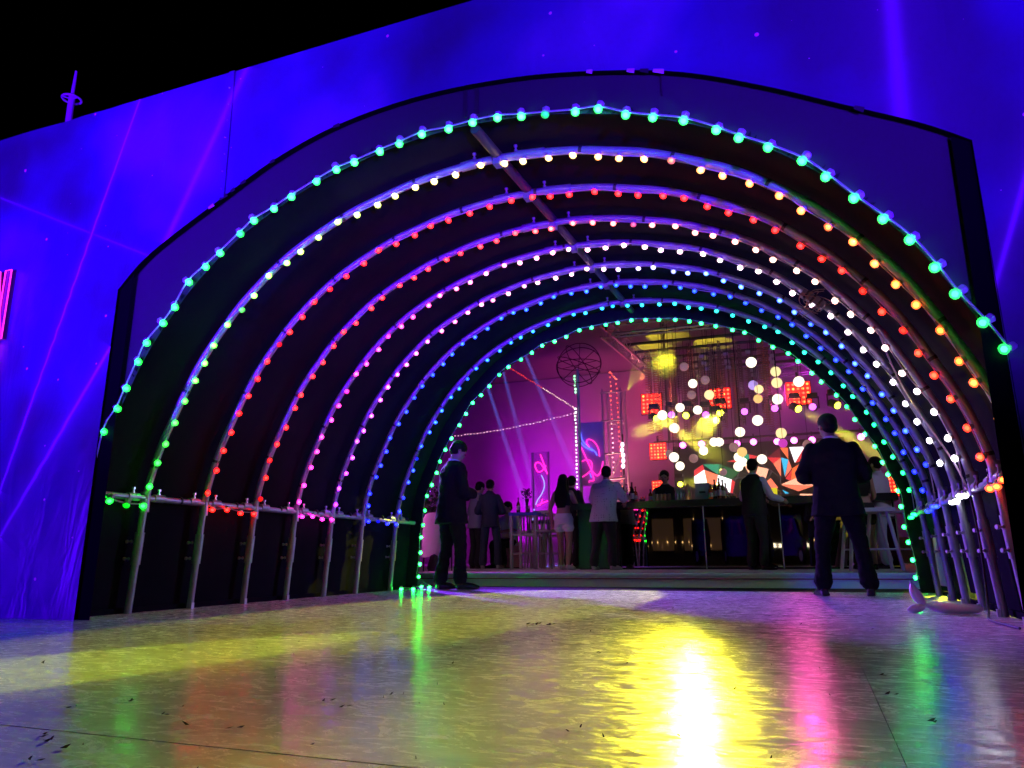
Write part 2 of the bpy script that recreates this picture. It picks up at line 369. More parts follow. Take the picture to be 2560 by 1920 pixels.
# torn bits of edge tape along the opening
for i in range(11):
    k_ = rnd.randrange(10, len(EDGE)-8); a, b = EDGE[k_], EDGE[k_+1]; L_ = rnd.uniform(.03, .07)
    mb = MB(); d = Vector((b[0]-a[0], 0, b[1]-a[1])).normalized(); nrm = Vector((-d.z, 0, d.x)); p = Vector(off((a[0], YF-0.010, a[1])))
    mb.poly([p-nrm*.012, p+d*L_-nrm*.02, p+d*L_*0.9+nrm*.01, p+nrm*.008]); mb.build('edge_tape', DARK if i % 3 else mat('loose_tape', (0.5, 0.45, 0.55), 0.4), bw, smooth=False)

# letter from the banner print, built raised, with glow added to its pink
PINK_GLOW = mat('pink_print_glow', (0.9, 0.1, 0.6), 0.4, emit=(1.0, 0.02, 0.42), estr=2.2)  # emission added so the printed pink shows under blue lamps
nl = thing('glowing_letter', 'pink outlined letter N of the blue banner print, built raised and made to glow', 'sign letter', (-5.97, YF-0.035, 2.07))
Nshape = [(0, 0), (.068, 0), (.068, .38), (.185, 0), (.27, 0), (.27, .57), (.202, .57), (.202, .21), (.14, .57), (0, .57)]
mb = MB(); n_ = len(Nshape); vs = [Vector((u, 0, v_)) for u, v_ in Nshape]; bk = [p+Vector((0, .033, 0)) for p in vs]
mb.add(vs+bk, [tuple(range(n_))] + [(i, (i+1) % n_, n_+(i+1) % n_, n_+i) for i in range(n_)]); mb.build('letter_body', mat('letter_face', (0.16, 0.01, 0.10), 0.4), nl, smooth=False)
MB().poly([(.075, -.004, .50), (.125, -.004, .53), (.255, -.004, .035), (.20, -.004, .03)]).build('glow_face', mat('pink_face', (.8, .05, .5), .4, emit=(1, .01, .62), estr=1.0), nl, smooth=False)  # glow put into the printed pink fill
mb = MB(); mb.tube([p+Vector((0, -.010, 0)) for p in vs], 0.0055, 6, closed=True); mb.build('glow_tube', PINK_GLOW, nl)
sw = thing('glowing_swash', 'curved pink printed underline beneath the letter on the banner, made to glow', 'sign', (-5.80, YF-0.03, 2.05))  # printed swash, built as raised strokes that emit pink
for k, r_ in ((0, .016), (1, .010), (2, .010)):
    mb = MB(); mb.tube(catmull([(0.03-k*.035, 0, 0.0), (-0.01-k*.03, 0, -0.12), (-0.07-k*.03, 0, -0.24), (-0.2-k*.02, 0, -0.40), (-0.5, 0, -0.52-k*.02)], 6), r_, 8); mb.build('glow_tube', PINK_GLOW, sw)

# mast behind the banner
p = at(172, 300, 4.6)
ms = thing('mast', 'thin lit mast with a ring collar rising behind the banner', 'mast', (p.x, 4.6, -0.03))
t_ = at(186, 180, 4.6).z+0.03; rz_ = at(176, 249, 4.6).z+0.03
MASTM = mat('mast_paint', (0.35, 0.33, 0.4), 0.4)
MB().cyl((0, 0, 0), (0, 0, rz_+.05), 0.030, 10).build('pole', MASTM, ms)
MB().cyl((0, 0, rz_+.05), (0.01, 0, t_), 0.017, 8, 0.012).build('tip', MASTM, ms)
mb = MB(); mb.tube([(0.085*math.cos(a), 0.085*math.sin(a), rz_) for a in [k*math.pi/12 for k in range(24)]], 0.011, 6, closed=True)
for a in (0, 2.1, 4.2): mb.cyl((0, 0, rz_), (0.085*math.cos(a), 0.085*math.sin(a), rz_), 0.007, 6)
mb.build('ring', MASTM, ms)
spot('mast_lamp', (p.x-0.4, 2.0, 3.4), (p.x, 4.6, 4.4), BLUE, 12, 20)

# ------------------------------------------------------------------ tunnel
CX = -1.83
HALF = [(2.90, 0.0), (2.855, 0.55), (2.845, 0.75), (2.81, 0.98), (2.73, 1.24), (2.62, 1.48), (2.52, 1.68), (2.41, 1.87), (2.24, 2.09), (2.01, 2.34), (1.63, 2.63), (1.18, 2.845), (0.87, 2.94), (0.5, 3.02), (0.0, 3.06)]
PY = [4.29, 4.893, 5.515, 6.103, 6.714, 7.306, 8.05]
def profile(y, grow=0.0, foot=True, n=5):
    """arch of pipes at distance y along the tunnel, from the left foot over the top to the right foot"""
    i = (y-4.29)/0.63
    f = 1 + 0.0135*i
    pts = [(-x, z) for x, z in HALF] + [(x, z) for x, z in HALF[-2::-1]]
    pts = catmull(pts, n)
    if not foot: pts = [p for p in pts if p[1] >= 0.80]
    out = []
    for x, z in pts:
        zz = 0.8+(z-0.8)*f if z > 0.8 else z
        if grow:
            d = Vector((x, z-0.9 if z > 0.9 else 0)); d = d.normalized() if d.length > 0 else Vector((0, 1)); x += d.x*grow; zz += d.y*grow
        out.append((CX+x, zz))
    return out
tn = thing('tunnel_canopy', 'black cloth barrel canopy stretched over the arched pipes', 'canopy', (CX, YF+0.13, 0))
def tof(p): return (p[0]-CX, p[1]-(YF+0.13), p[2])
# barrel cloth
ys = [3.812] + [3.85] + [3.9+0.10*i for i in range(1, 47)] + [8.56]
GAPS = [(8.10, 8.50, 0.10, 0.53), (6.88, 7.12, 0.03, 0.40), (6.30, 6.90, 0.01, 0.13)]
rows = []
for y in ys:
    row = []
    for q, (x, z) in enumerate(profile(y, 0.075)):
        near = min(abs(y-p_) for p_ in PY)
        sag = 0.012*math.cos(near/0.32*math.pi) + 0.010*noise.noise(Vector((x*1.5, y*1.7, z*1.5)))
        d = Vector((x-CX, z-0.9 if z > 0.9 else 0)).normalized()
        row.append(tof((x-d.x*(-sag), y, max(0.0, z+d.y*sag))))
    rows.append(row)
m_ = len(rows[0]); vs = [p for r_ in rows for p in r_]; fs = []
for i in range(len(rows)-1):
    for k in range(m_-1): fs.append((i*m_+k, i*m_+k+1, (i+1)*m_+k+1, (i+1)*m_+k))
# slits torn low in the right-hand wall
keep = []
for f in fs:
    c = sum((Vector(vs[i]) for i in f), Vector())/4; X, Y, Z = c.x+CX, c.y+YF+0.13, c.z
    if X > 0.8 and any(a < Y < b and z0 < Z < z1 for a, b, z0, z1 in GAPS): continue
    keep.append(f)
MB().add(vs, keep).build('liner', LINER, tn)
# flat fascia just inside the banner, its inner edge carries the first lamp string
P0 = [(x, z) for x, z in profile(3.81)]
out = []
for (x, z) in P0:
    d = Vector((x-CX, z-0.6 if z > 0.6 else 0)).normalized(); out.append((x+d.x*0.95, z+d.y*0.75))
mb = MB()
for i in range(len(P0)-1):
    a, b, c, d = P0[i], P0[i+1], out[i+1], out[i]
    mb.poly([tof((a[0], 3.81, a[1])), tof((b[0], 3.81, b[1])), tof((c[0], 3.81, c[1])), tof((d[0], 3.81, d[1]))])
mb.build('fascia', FASCIA, tn, smooth=False)
for xx, zz in ((-0.55, 2.9), (-1.78, 3.06), (-1.70, 3.06)):
    mb = MB(); mb.box(tof((xx, 3.802, zz+0.28)), (0.008 if xx > -1 else 0.02, 0.008, 0.5)); mb.build('fascia_joint', BLACK_TAPE, tn, smooth=False)
# torn fringe of cloth above the first string
mb = MB()
for i in range(130):
    k_ = rnd.randrange(6, len(P0)-8); a = P0[k_]; b = P0[k_+1]; u = rnd.random(); x = a[0]+(b[0]-a[0])*u; z = a[1]+(b[1]-a[1])*u
    d = Vector((x-CX, z-0.6)).normalized(); t2 = Vector((-d.y, d.x)); h_ = rnd.uniform(.02, .06); w_ = rnd.uniform(.005, .02); s_ = rnd.uniform(-.02, .02)
    y_ = 3.803-rnd.uniform(0.001, 0.01)
    mb.poly([tof((x-t2.x*w_, y_, z-t2.y*w_)), tof((x+t2.x*w_, y_, z+t2.y*w_)), tof((x+d.x*h_+t2.x*s_, y_-.004, z+d.y*h_+t2.y*s_))])
fo = mb.build('torn_fringe', LINER, tn, smooth=False); fo['kind'] = 'stuff'
# hanging end valance
P8o = profile(8.56, 0.09); P8i = profile(8.56, -0.09)
mb = MB()
for i in range(len(P8o)-1):
    a, b, c, d = P8i[i], P8i[i+1], P8o[i+1], P8o[i]
    mb.poly([tof((a[0], 8.565, max(0, a[1]))), tof((b[0], 8.565, max(0, b[1]))), tof((c[0], 8.565, max(0, c[1]))), tof((d[0], 8.565, max(0, d[1])))])
mb.build('end_valance', LINER, tn, smooth=False)
# fabric panels of the low side walls are sewn with a hem at floor
for sx in (-1, 1):
    mb = MB(); mb.box(tof((CX+sx*2.955, 6.2, 0.02)), (0.02, 4.66, 0.04)); mb.build('hem', LINER, tn, smooth=False)

def resample(pts, step, start=0.0):
    P = [Vector(p) for p in pts]; out = []; acc = start
    L_ = [0]
    for a, b in zip(P[:-1], P[1:]): L_.append(L_[-1]+(b-a).length)
    s = start; i = 0
    while s <= L_[-1]:
        while i < len(P)-2 and L_[i+1] < s: i += 1
        t = (s-L_[i])/max(1e-9, L_[i+1]-L_[i]); out.append((P[i].lerp(P[i+1], t), (P[i+1]-P[i]).normalized(), s/L_[-1])); s += step
    return out
PR = 0.027
ordn = ['first', 'second', 'third', 'fourth', 'fifth', 'sixth', 'seventh']
bolt_me = None
def bolt(parent, p, d, L_=0.055):
    global bolt_me
    if bolt_me is None:
        mb = MB(); mb.cyl((0, 0, 0), (0, 0, .03), .007, 6); mb.cyl((0, 0, .03), (0, 0, .045), .013, 6); mb.cyl((0, 0, .0), (0, 0, .012), .012, 6); bolt_me = mb.mesh('bolt', STEEL2)
    return link('bolt', bolt_me, parent, p, Vector(d).to_track_quat('Z', 'Y').to_euler())
for i, y in enumerate(PY):
    a = thing('arch_pipe', f'{ordn[i]} galvanised pipe arch counted from the blue banner into the tunnel', 'arch', (CX, y, 0), 0, 'pipe arches of the tunnel')
    pr = [Vector((x-CX, 0, z)) for x, z in profile(y)]
    arch = [p for p in pr if p.z >= 0.81]
    MB().tube(arch, PR, 12).build('arch', STEEL, a)
    for sx in (-1, 1):
        leg = [p for p in pr if p.z <= 0.83 and p.x*sx > 0]; leg.sort(key=lambda p: p.z)
        foot, top = leg[0], leg[-1]; top = Vector((top.x, 0, 0.84))
        lo = foot.lerp(top, 0.42); hi = foot.lerp(top, 0.70)
        ps = MB().cyl(foot, top, PR*0.98, 12).build('post', STEEL, a)
        MB().cyl(lo, hi, PR*1.28, 12).build('sleeve', STEEL, ps)
        MB().cyl(top+Vector((0, 0, -.10)), top+Vector((0, 0, .05)), PR*1.3, 12).build('tee_joint', STEEL, a)
        for q in (0.47, 0.62):
            p_ = foot.lerp(top, q); b_ = bolt(ps, p_+Vector((-sx*0.0, -PR*1.2, 0)) + Vector((-0.03, 0, 0)), (-0.8, -.4, 0))
        if rnd.random() < .5: MB().box(foot+Vector((-.03*sx, -.01, .02)), (.02, .03, .05)).build('foot_clip', STEEL2, a, smooth=False)
    # cable ties: one shared band mesh turned along the arch
    for (p, t, s) in resample(arch, 0.62, 0.25+0.11*(i % 3)):
        mb = MB(); mb.cyl(p-t*0.011, p+t*0.011, PR*1.13, 12); mb.build('cable_tie', BLACK_TAPE, a)
    # collars either side of the ridge clamp
    top = max(arch, key=lambda p: p.z)
    for dx in (-0.17, 0.17):
        p_ = min(arch, key=lambda p: abs(p.x-(dx+0.08))); q_ = min(arch, key=lambda p: abs(p.x-(dx*1.9+0.08)))
        MB().cyl(p_, q_, PR*1.25, 12).build('collar', STEEL, a); bolt(a, p_+Vector((0, -.01, PR)), (0, -.15, 1))
# side rails
for sx, nm in ((-1, 'left'), (1, 'right')):
    z_ = 0.845 if sx < 0 else 0.785
    X = CX+sx*(2.835)
    rl = thing('side_rail', 'horizontal galvanised rail joining the posts on the ' + ('side without the balloon' if sx < 0 else 'side by the balloon'), 'rail', (X, 3.80, 0))
    MB().cyl((-0.0, 0.0, z_), (0, 8.50-3.80, z_-0.03), PR*0.85, 12).build('pipe', STEEL, rl)
    for y in PY:
        for dy in (-0.12, 0.12):
            MB().cyl((0, y-3.80+dy-.05, z_), (0, y-3.80+dy+.05, z_), PR*1.12, 12).build('coupler', STEEL, rl); bolt(rl, (0, y-3.80+dy, z_+PR), (0, 0, 1))
    for y in (3.84, 4.16, 4.62, 5.25, 5.85, 6.42, 7.02, 7.7, 8.3):
        MB().cyl((0, y-3.80, z_), (0, y-3.80+.018, z_), PR*1.05, 12).build('cable_tie', BLACK_TAPE, rl)
rd = thing('ridge_pipe', 'dark pipe running along the crown of the tunnel under the cloth', 'pipe', (-1.76, 3.9, 0))
RM = mat('dark_pipe', (0.03, 0.026, 0.035), 0.6, 0.0, noise_amt=0.3, spec=.2)
def ztop(y): return max(z for x, z in profile(y))
MB().tube([(0.0 if y < 4 else -0.0, y-3.9, ztop(y)+0.022) for y in (3.9, 4.29, 5.5, 6.7, 8.1, 8.55)], 0.034, 12).build('pipe', RM, rd)
for y in PY:
    MB().box((0, y-3.9, ztop(y)-0.02), (0.05, 0.07, 0.075)).build('clamp', STEEL, rd, smooth=False)

# ------------------------------------------------------------------ lamp strings
bm_ = MB(); bm_.ball((0, 0, 0), (0.0245, 0.0245, 0.0195), None, 12, 8); BULB_ME = bm_.mesh('bulb', SHELL)
bm_ = MB(); bm_.ball((0, 0, 0), (0.0145, 0.0145, 0.0115), None, 8, 5); CORE_ME = bm_.mesh('lamp_core', BULB)
bm_ = MB(); bm_.lathe([(0.010, 0.010), (0.016, 0.014), (0.0165, 0.030), (0.011, 0.036)], 8); SOCK_ME = bm_.mesh('socket', SOCKET)
bm_ = MB(); bm_.lathe([(0.012, 0.012), (0.022, 0.020), (0.024, 0.042), (0.016, 0.05)], 6); SOCK2_ME = bm_.mesh('socket', SOCKET)
def grad(stops, t):
    for (a, ca), (b, cb) in zip(stops[:-1], stops[1:]):
        if a <= t <= b:
            u = (t-a)/(b-a) if b > a else 0; return [ca[j]+(cb[j]-ca[j])*u for j in range(3)]
    return list(stops[-1][1])
STR = {
 0: ('green lamp string edging the fascia behind the banner opening', [(0, (.03, 1, .12)), (.5, (.12, 1, .26)), (1, (.05, 1, .22))]),
 1: ('lamp string fading from green over yellow to orange on the first arch', [(0, (.03, 1, .12)), (.18, (.30, 1, .12)), (.36, (.75, .9, .25)), (.5, (1, .82, .38)), (.75, (1, .42, .10)), (1, (1, .22, .05))]),
 2: ('all red lamp string on the second arch', [(0, (1, .025, .012)), (.5, (1, .05, .03)), (.8, (1, .04, .02)), (1, (1, .12, .03))]),
 3: ('lamp string fading from red to warm white on the third arch', [(0, (1, .03, .015)), (.45, (1, .08, .06)), (.62, (1, .42, .32)), (.78, (1, .7, .6)), (1, (.9, .9, .95))]),
 4: ('lamp string fading from pink to white on the fourth arch', [(0, (1, .08, .72)), (.3, (1, .16, .5)), (.5, (1, .62, .75)), (.7, (1, .8, .85)), (1, (.92, .92, 1))]),
 5: ('lamp string fading from violet over white to blue on the fifth arch', [(0, (.62, .08, 1)), (.3, (1, .3, .6)), (.5, (1, .75, .8)), (.66, (.18, .35, 1)), (1, (.04, .10, 1))]),
 6: ('deep blue lamp string on the sixth arch', [(0, (.03, .05, 1)), (.4, (.05, .18, 1)), (.6, (.03, .14, 1)), (1, (.02, .05, 1))]),
 7: ('lamp string fading from blue to cyan green on the seventh arch', [(0, (.04, .09, 1)), (.35, (.05, .26, 1)), (.55, (.05, .6, .75)), (1, (.03, .9, .3))]),
 8: ('green lamp string edging the far end of the tunnel', [(0, (.06, 1, .22)), (.5, (.05, .95, .32)), (1, (.05, .95, .28))]),
}
BSTEP = 0.168
for i in range(9):
    y = 3.79 if i == 0 else (PY[i-1] if i < 8 else 8.56)
    lab, stops = STR[i]
    s_ = thing('lamp_string', lab, 'string lights', (CX, y, 0), 0, 'lamp strings of the tunnel')
    grow = -0.012 if i == 0 else (-0.048 if i < 8 else -0.10)
    pr = [Vector((x-CX, 0, z)) for x, z in profile(y, grow)]
    if i == 0: path = [p for p in pr if p.z >= 1.2]
    elif i == 8: path = [p for p in pr if p.z > 0.05]
    else: path = [p for p in pr if p.z >= 0.86]
    samp = resample(path, BSTEP, 0.05)
    cpts = []; pos = []
    ph = rnd.uniform(0, 6)
    for n_, (p, t, s) in enumerate(samp):
        nrm = Vector((t.z, 0, -t.x))                    # towards the inside of the tunnel
        if nrm.dot(Vector((0, 0, 1.0))-p) < 0: nrm = -nrm
        wob = 0.013*math.sin(n_*1.7+ph)+rnd.uniform(-.010, .010)
        q = p + nrm*(0.006+wob*0.8) + Vector((0, -0.014-abs(wob), 0)) + t*rnd.uniform(-.022, .022)
        pos.append((q, nrm, t, s)); cpts.append(q-nrm*0.020)
    # run along the rails to the next arch
    extra = []
    if i in (0, 2, 4, 6):                               # left rail
        y2 = PY[i] if i else PY[0]; e_ = (Vector((-2.80, 0.03 if i else -0.02, 0.80)), Vector((-2.80, y2-y-.03, 0.795)))
    elif i in (1, 3, 5, 7):
        y2 = PY[i] if i < 7 else 8.52; e_ = (Vector((2.79, 0.03, 0.755)), Vector((2.79, y2-y-.03, 0.745)))
    else: e_ = (Vector((-2.60, -0.05, 0.028)), Vector((-2.68, -0.62, 0.028)))
    if e_:
        for q_ in range(4):
            p = e_[0].lerp(e_[1], (q_+0.15)/3.3); extra.append((p+Vector((0, 0, -.012+.012*math.sin(q_*2))), Vector((0, 0, -1)), Vector((0, 1, 0)), 0.0 if i % 2 == 0 else 1.0))
    pos_all = pos + extra
    if i == 8: extra = [(p + Vector((rnd.uniform(-.03, .03), 0, .012)), n_, t_2, s2) for p, n_, t_2, s2 in extra]; pos_all = pos + extra
    if i % 2 == 0 and extra: cpts = [e2[0]+Vector((0, 0, .015)) for e2 in extra[::-1]] + cpts
    elif extra: cpts = cpts + [e2[0]+Vector((0, 0, .015)) for e2 in extra]
    MB().tube(catmull([tuple(c) for c in cpts], 3), 0.0042 if i else 0.006, 5).build('cable', CABLE, s_)
    for q, nrm, t, s in pos_all:
        tilt = Vector((rnd.uniform(-.25, .25), rnd.uniform(-.55, .05), rnd.uniform(-.15, .15)))
        b_ = link('bulb', BULB_ME, s_, q, (-(nrm+tilt)).to_track_quat('Z', 'Y').to_euler())
        c = grad(stops, s); br = rnd.choice((1.0, 1.0, 1.0, 1.1, 0.9, 0.75)) * (0.06 if rnd.random() < 0.025 else 0.4 if rnd.random() < 0.06 else 1) * (3.0 if i == 8 else 1.25)
        b_.color = (c[0], c[1], c[2], br)
        cr_ = link('lamp_core', CORE_ME, b_); cr_.color = (*[.003+.997*v**2.3 for v in c], br)
        if i == 0: b_.scale = (1.04, 1.04, 1.1)
        link('socket', SOCK2_ME if i == 0 else SOCK_ME, b_)
# driver box taped to the third and fourth arches
p = Vector((0.32, 6.0, 2.22))
db = thing('driver_box', 'black cable tie bundle and lamp driver box strapped to the fourth arch', 'driver box', (0.20, 6.05, 2.34))
Mx = Matrix.Rotation(R(42), 4, 'Y')
MB().box((0, 0, 0), (0.20, 0.07, 0.06), Mx).build('case', mat('driver_case', (0.12, 0.11, 0.13), 0.35), db, smooth=False)
for k_ in (-.06, 0, .06): MB().box((k_, 0, 0), (0.016, 0.085, 0.075), Mx).build('strap', BLACK_TAPE, db, smooth=False)
mb = MB()
for k_ in range(5):
    c = [(rnd.uniform(-.14, .14), rnd.uniform(-.05, -.02), rnd.uniform(-.14, .06)) for _ in range(5)]; mb.tube(catmull(c, 4), 0.003, 4)
mb.build('wires', mat('thin_wire', (0.3, 0.15, 0.1), 0.5), db)
# loose cable hanging on the right wall between the third and fourth arches
lc = thing('loose_cable', 'pale loose cable drooping across the arches on the balloon side', 'cable', (0.9, 5.5, 0.8))
cp = [at(2200, 840, 6.0), at(2238, 930, 5.9), at(2290, 1020, 5.8), at(2340, 1090, 5.7), at(2390, 1165, 5.55), at(2428, 1225, 5.5)]
cp = [Vector((min(c.x, 0.97), c.y, c.z)) for c in cp]
MB().tube(catmull([tuple(c-Vector((.9, 5.5, .8))) for c in cp], 5), 0.006, 6).build('cable', mat('pale_cable', (0.6, 0.5, 0.6), 0.35), lc)
lc2 = thing('floor_cable', 'dark cable hanging from the rail down to the floor by the balloon side posts', 'cable', (0.95, 5.0, 0))
cp = [(0.02, .45, .72), (0.03, .42, .45), (.02, .38, .2), (.0, .30, .05), (-.03, .15, .012), (-.02, -.1, .01), (.0, -.4, .01)]
MB().tube(catmull(cp, 5), 0.007, 6).build('cable', BLACK_TAPE, lc2)
#@@VENUE
# ------------------------------------------------------------------ venue behind the tunnel
PZ = 0.16                                              # top of the platform
WALLM = mat('venue_wall_cloth', (0.30, 0.28, 0.30), 0.85, noise_amt=0.35, noise_scale=0.5, bump=0.3, bump_scale=1.5)
tag(MB().box((-5, 26.0, 3.4), (44, 0.2, 7.0)).build('backdrop_wall', WALLM, smooth=False), 'dark cloth backdrop wall behind the stage and bar', 'wall')
tag(MB().box((-16.5, 18.0, 3.4), (0.2, 15.8, 7.0)).build('side_wall', WALLM, smooth=False), 'cloth side wall of the party area beyond the tunnel', 'wall')
tag(MB().box((-3, 20.5, 7.0), (27, 11.0, 0.1)).build('canopy_roof', mat('roof_cloth', (0.20, 0.15, 0.15), 0.9, noise_amt=0.3, noise_scale=0.8), smooth=False), 'flat maroon cloth roof above the stage truss', 'roof')

# purple and red wash of the stage lighting
spot('wash_lamp', (-13.0, 16.0, 0.6), (-7.0, 26, 2.6), (0.80, 0.0, 1.0), 2600, 75, 0.8, 0.15)
spot('wash_lamp', (-8.6, 22.0, 0.7), (-8.6, 26, 3.2), (0.66, 0.0, 1.0), 6500, 62, 1.0, 0.15)
spot('wash_lamp', (-5.5, 21.5, 2.2), (-6.5, 26, 6.0), (1.0, 0.08, 0.40), 2200, 80, 1.0, 0.15)
spot('wash_lamp', (-4.6, 17.5, 1.0), (-2.4, 18.5, 6.9), (1.0, 0.30, 0.28), 900, 70, 0.9, 0.15)  # lamp added to brighten the truss and roof
spot('wash_lamp', (-8.6, 13.5, 3.9), (-2.4, 7.4, 0), (0.24, 0.03, 1.0), 10000, 30, 0.9, 0.2)  # lamp added out of view for violet on the far floor
spot('wash_lamp', (-3.9, 20.5, 5.6), (-4.5, 26, 3.8), (1.0, 0.05, 0.10), 900, 80, 0.9, 0.15)
spot('wash_lamp', (1.5, 19.0, 5.6), (0.0, 26, 3.4), (0.65, 0.02, 0.75), 1800, 100, 0.9, 0.15)
# lilac washes added out of view for posts and floor, then a magenta wash
spot('wash_lamp', (-9.5, 13.6, 3.8), (0.6, 5.2, 0.4), (0.42, 0.22, 1.0), 3200, 26, 0.8, 0.25)
spot('wash_lamp', (4.6, 13.2, 3.2), (-4.4, 5.2, 0.3), (0.46, 0.28, 1.0), 1800, 28, 0.8, 0.2)
spot('wash_lamp', (-0.3, 18.9, 4.2), (-0.4, 5.5, 0), (1.0, 0.04, 0.40), 900, 28, 0.9, 0.2)
# side lamps added out of view to brighten guests and chairs in pink and lilac
spot('wash_lamp', (-7.4, 10.5, 1.9), (-5.2, 11.2, 0.7), (1.0, 0.12, 0.75), 170, 50, 0.8, 0.1)
spot('wash_lamp', (-7.2, 10.4, 2.6), (-5.0, 13.8, 0.6), (1.0, 0.42, 0.75), 80, 55, 0.8, 0.1)
spot('wash_lamp', (3.6, 9.8, 2.8), (-1.8, 13.2, 0.9), (0.62, 0.5, 1.0), 110, 60, 0.9, 0.1)
# blue beams through the smoke
for (a, b) in (((1225, 985), (1295, 1200)), ((1258, 930), (1275, 995)), ((1312, 885), (1360, 1000))):
    p0 = at(a[0]-(b[0]-a[0])*(190/(b[1]-a[1])), a[1]-190, 15.4); p1 = at(b[0], b[1], 16.5)
    spot('beam_lamp', p0, p1, (0.08, 0.18, 1.0), 80000, 2.0, 0.2, 0.02)

def mh_lens(color, s): 
    return color
LENS = glow_mat('lit_lens', 14.0)
FIX = mat('fixture_black', (0.012, 0.012, 0.014), 0.4)
def moving_head(p, aim, color, bright, label, group, power=0, angle=6, s=1.0):
    t = thing('moving_head_light', label, 'stage light', p, 0, group)
    MB().box((0, 0, 0.26*s), (0.22*s, 0.2*s, 0.09*s)).build('base', FIX, t, smooth=False)
    mb = MB(); mb.box((-.12*s, 0, .1*s), (.03*s, .07*s, .26*s)); mb.box((.12*s, 0, .1*s), (.03*s, .07*s, .26*s)); mb.box((0, 0, .215*s), (.27*s, .07*s, .03*s)); mb.build('yoke', FIX, t, smooth=False)
    d = (Vector(aim)-Vector(p)).normalized(); q = d.to_track_quat('Z', 'Y').to_euler()
    h = link('head', MB().lathe([(.06*s, -.14*s), (.09*s, -.1*s), (.095*s, .08*s), (.085*s, .12*s)], 14).mesh('head', FIX), t, (0, 0, 0), q)
    le = link('lens', MB().lathe([(.075*s, .121*s), (.06*s, .135*s), (.02*s, .14*s)], 14).mesh('lens', LENS), h); le.color = (*color, bright)
    if power: spot('beam_lamp', Vector(p)+d*0.2*s, aim, color, power, angle, 0.25, 0.05*s)
    return t
YEL = (0.95, 0.95, 0.04)
moving_head(at(1636, 1043, 17), at(1712, 1090, 15.8), YEL, .8, 'yellow moving head light sending its beam down toward the oval haze spot', 'yellow stage lights', 9000, 9)
moving_head(at(1720, 1037, 17.2), at(1640, 1065, 15.6), YEL, .9, 'yellow moving head light crossing its beam below the red panel', 'yellow stage lights', 8000, 8)
moving_head(at(1803, 1030, 17), at(1755, 1075, 14.8), YEL, 1.4, 'brightest yellow moving head light under the middle red panel', 'yellow stage lights', 14000, 13)
moving_head(at(1790, 1050, 16.8), (-0.8, 3, 0), YEL, 1.6, 'yellow moving head light shining out through the tunnel', 'yellow stage lights')
moving_head(at(1988, 1018, 17), at(2090, 1075, 16), YEL, .8, 'yellow moving head light sweeping over the head of the suited man', 'yellow stage lights', 12000, 7)
moving_head(at(2085, 1010, 17), at(2200, 1055, 16), YEL, .7, 'yellow moving head light beside the green lamp string end', 'yellow stage lights', 3500, 6)
moving_head(at(1699, 1211, 18), at(1740, 1205, 16), YEL, 1.0, 'low yellow moving head light beside the barman behind the bar', 'yellow stage lights', 900, 8, 0.8)
for (x, y) in ((1679, 1038), (1765, 1038), (1862, 1030), (1938, 1022), (2033, 1018)):
    moving_head(at(x, y, 17.4), (-1.0, 6, 2.4), (0.75, 0.12, 1.0), 0.25, 'violet moving head light hanging between the yellow ones', 'violet stage lights', 0, 6)
def par(p, color, bright, label, group, s=1.0):
    t = thing('par_light', label, 'stage light', p, 0, group)
    h = link('can', MB().lathe([(.05*s, -.1*s), (.08*s, -.07*s), (.085*s, .08*s)], 12).mesh('can', FIX), t, (0, 0, 0), Vector((0, -1, -.25)).to_track_quat('Z', 'Y').to_euler())
    le = link('lens', MB().lathe([(.078*s, .082*s), (.05*s, .095*s)], 12).mesh('lens', LENS), h); le.color = (*color, bright)
    MB().box((0, 0.02, .1*s), (.03, .03, .2*s)).build('bracket', FIX, t, smooth=False)
for (x, y) in ((1708, 1112), (1755, 1109), (1843, 1108), (1884, 1104), (1943, 1103), (1985, 1100), (2030, 1099), (2152, 1091)):
    par(at(x, y, 19), (1.0, 0.12, 0.75), 0.7, 'small magenta spotlight in the row above the big screen', 'magenta spotlights above the screen')
# bar carrying the magenta spots
br = thing('lamp_bar', 'black bar carrying the row of magenta spotlights', 'lamp bar', (-0.5, 19.03, 3.2)); MB().cyl((-3, 0, 0.02), (4.6, 0, -0.02), 0.03, 8).build('pipe', FIX, br); MB().box((-2.6, 0, 1.9), (.05, .05, 3.7)).build('hanger', FIX, br, smooth=False); MB().box((3.6, 0, 1.9), (.05, .05, 3.7)).build('hanger', FIX, br, smooth=False)
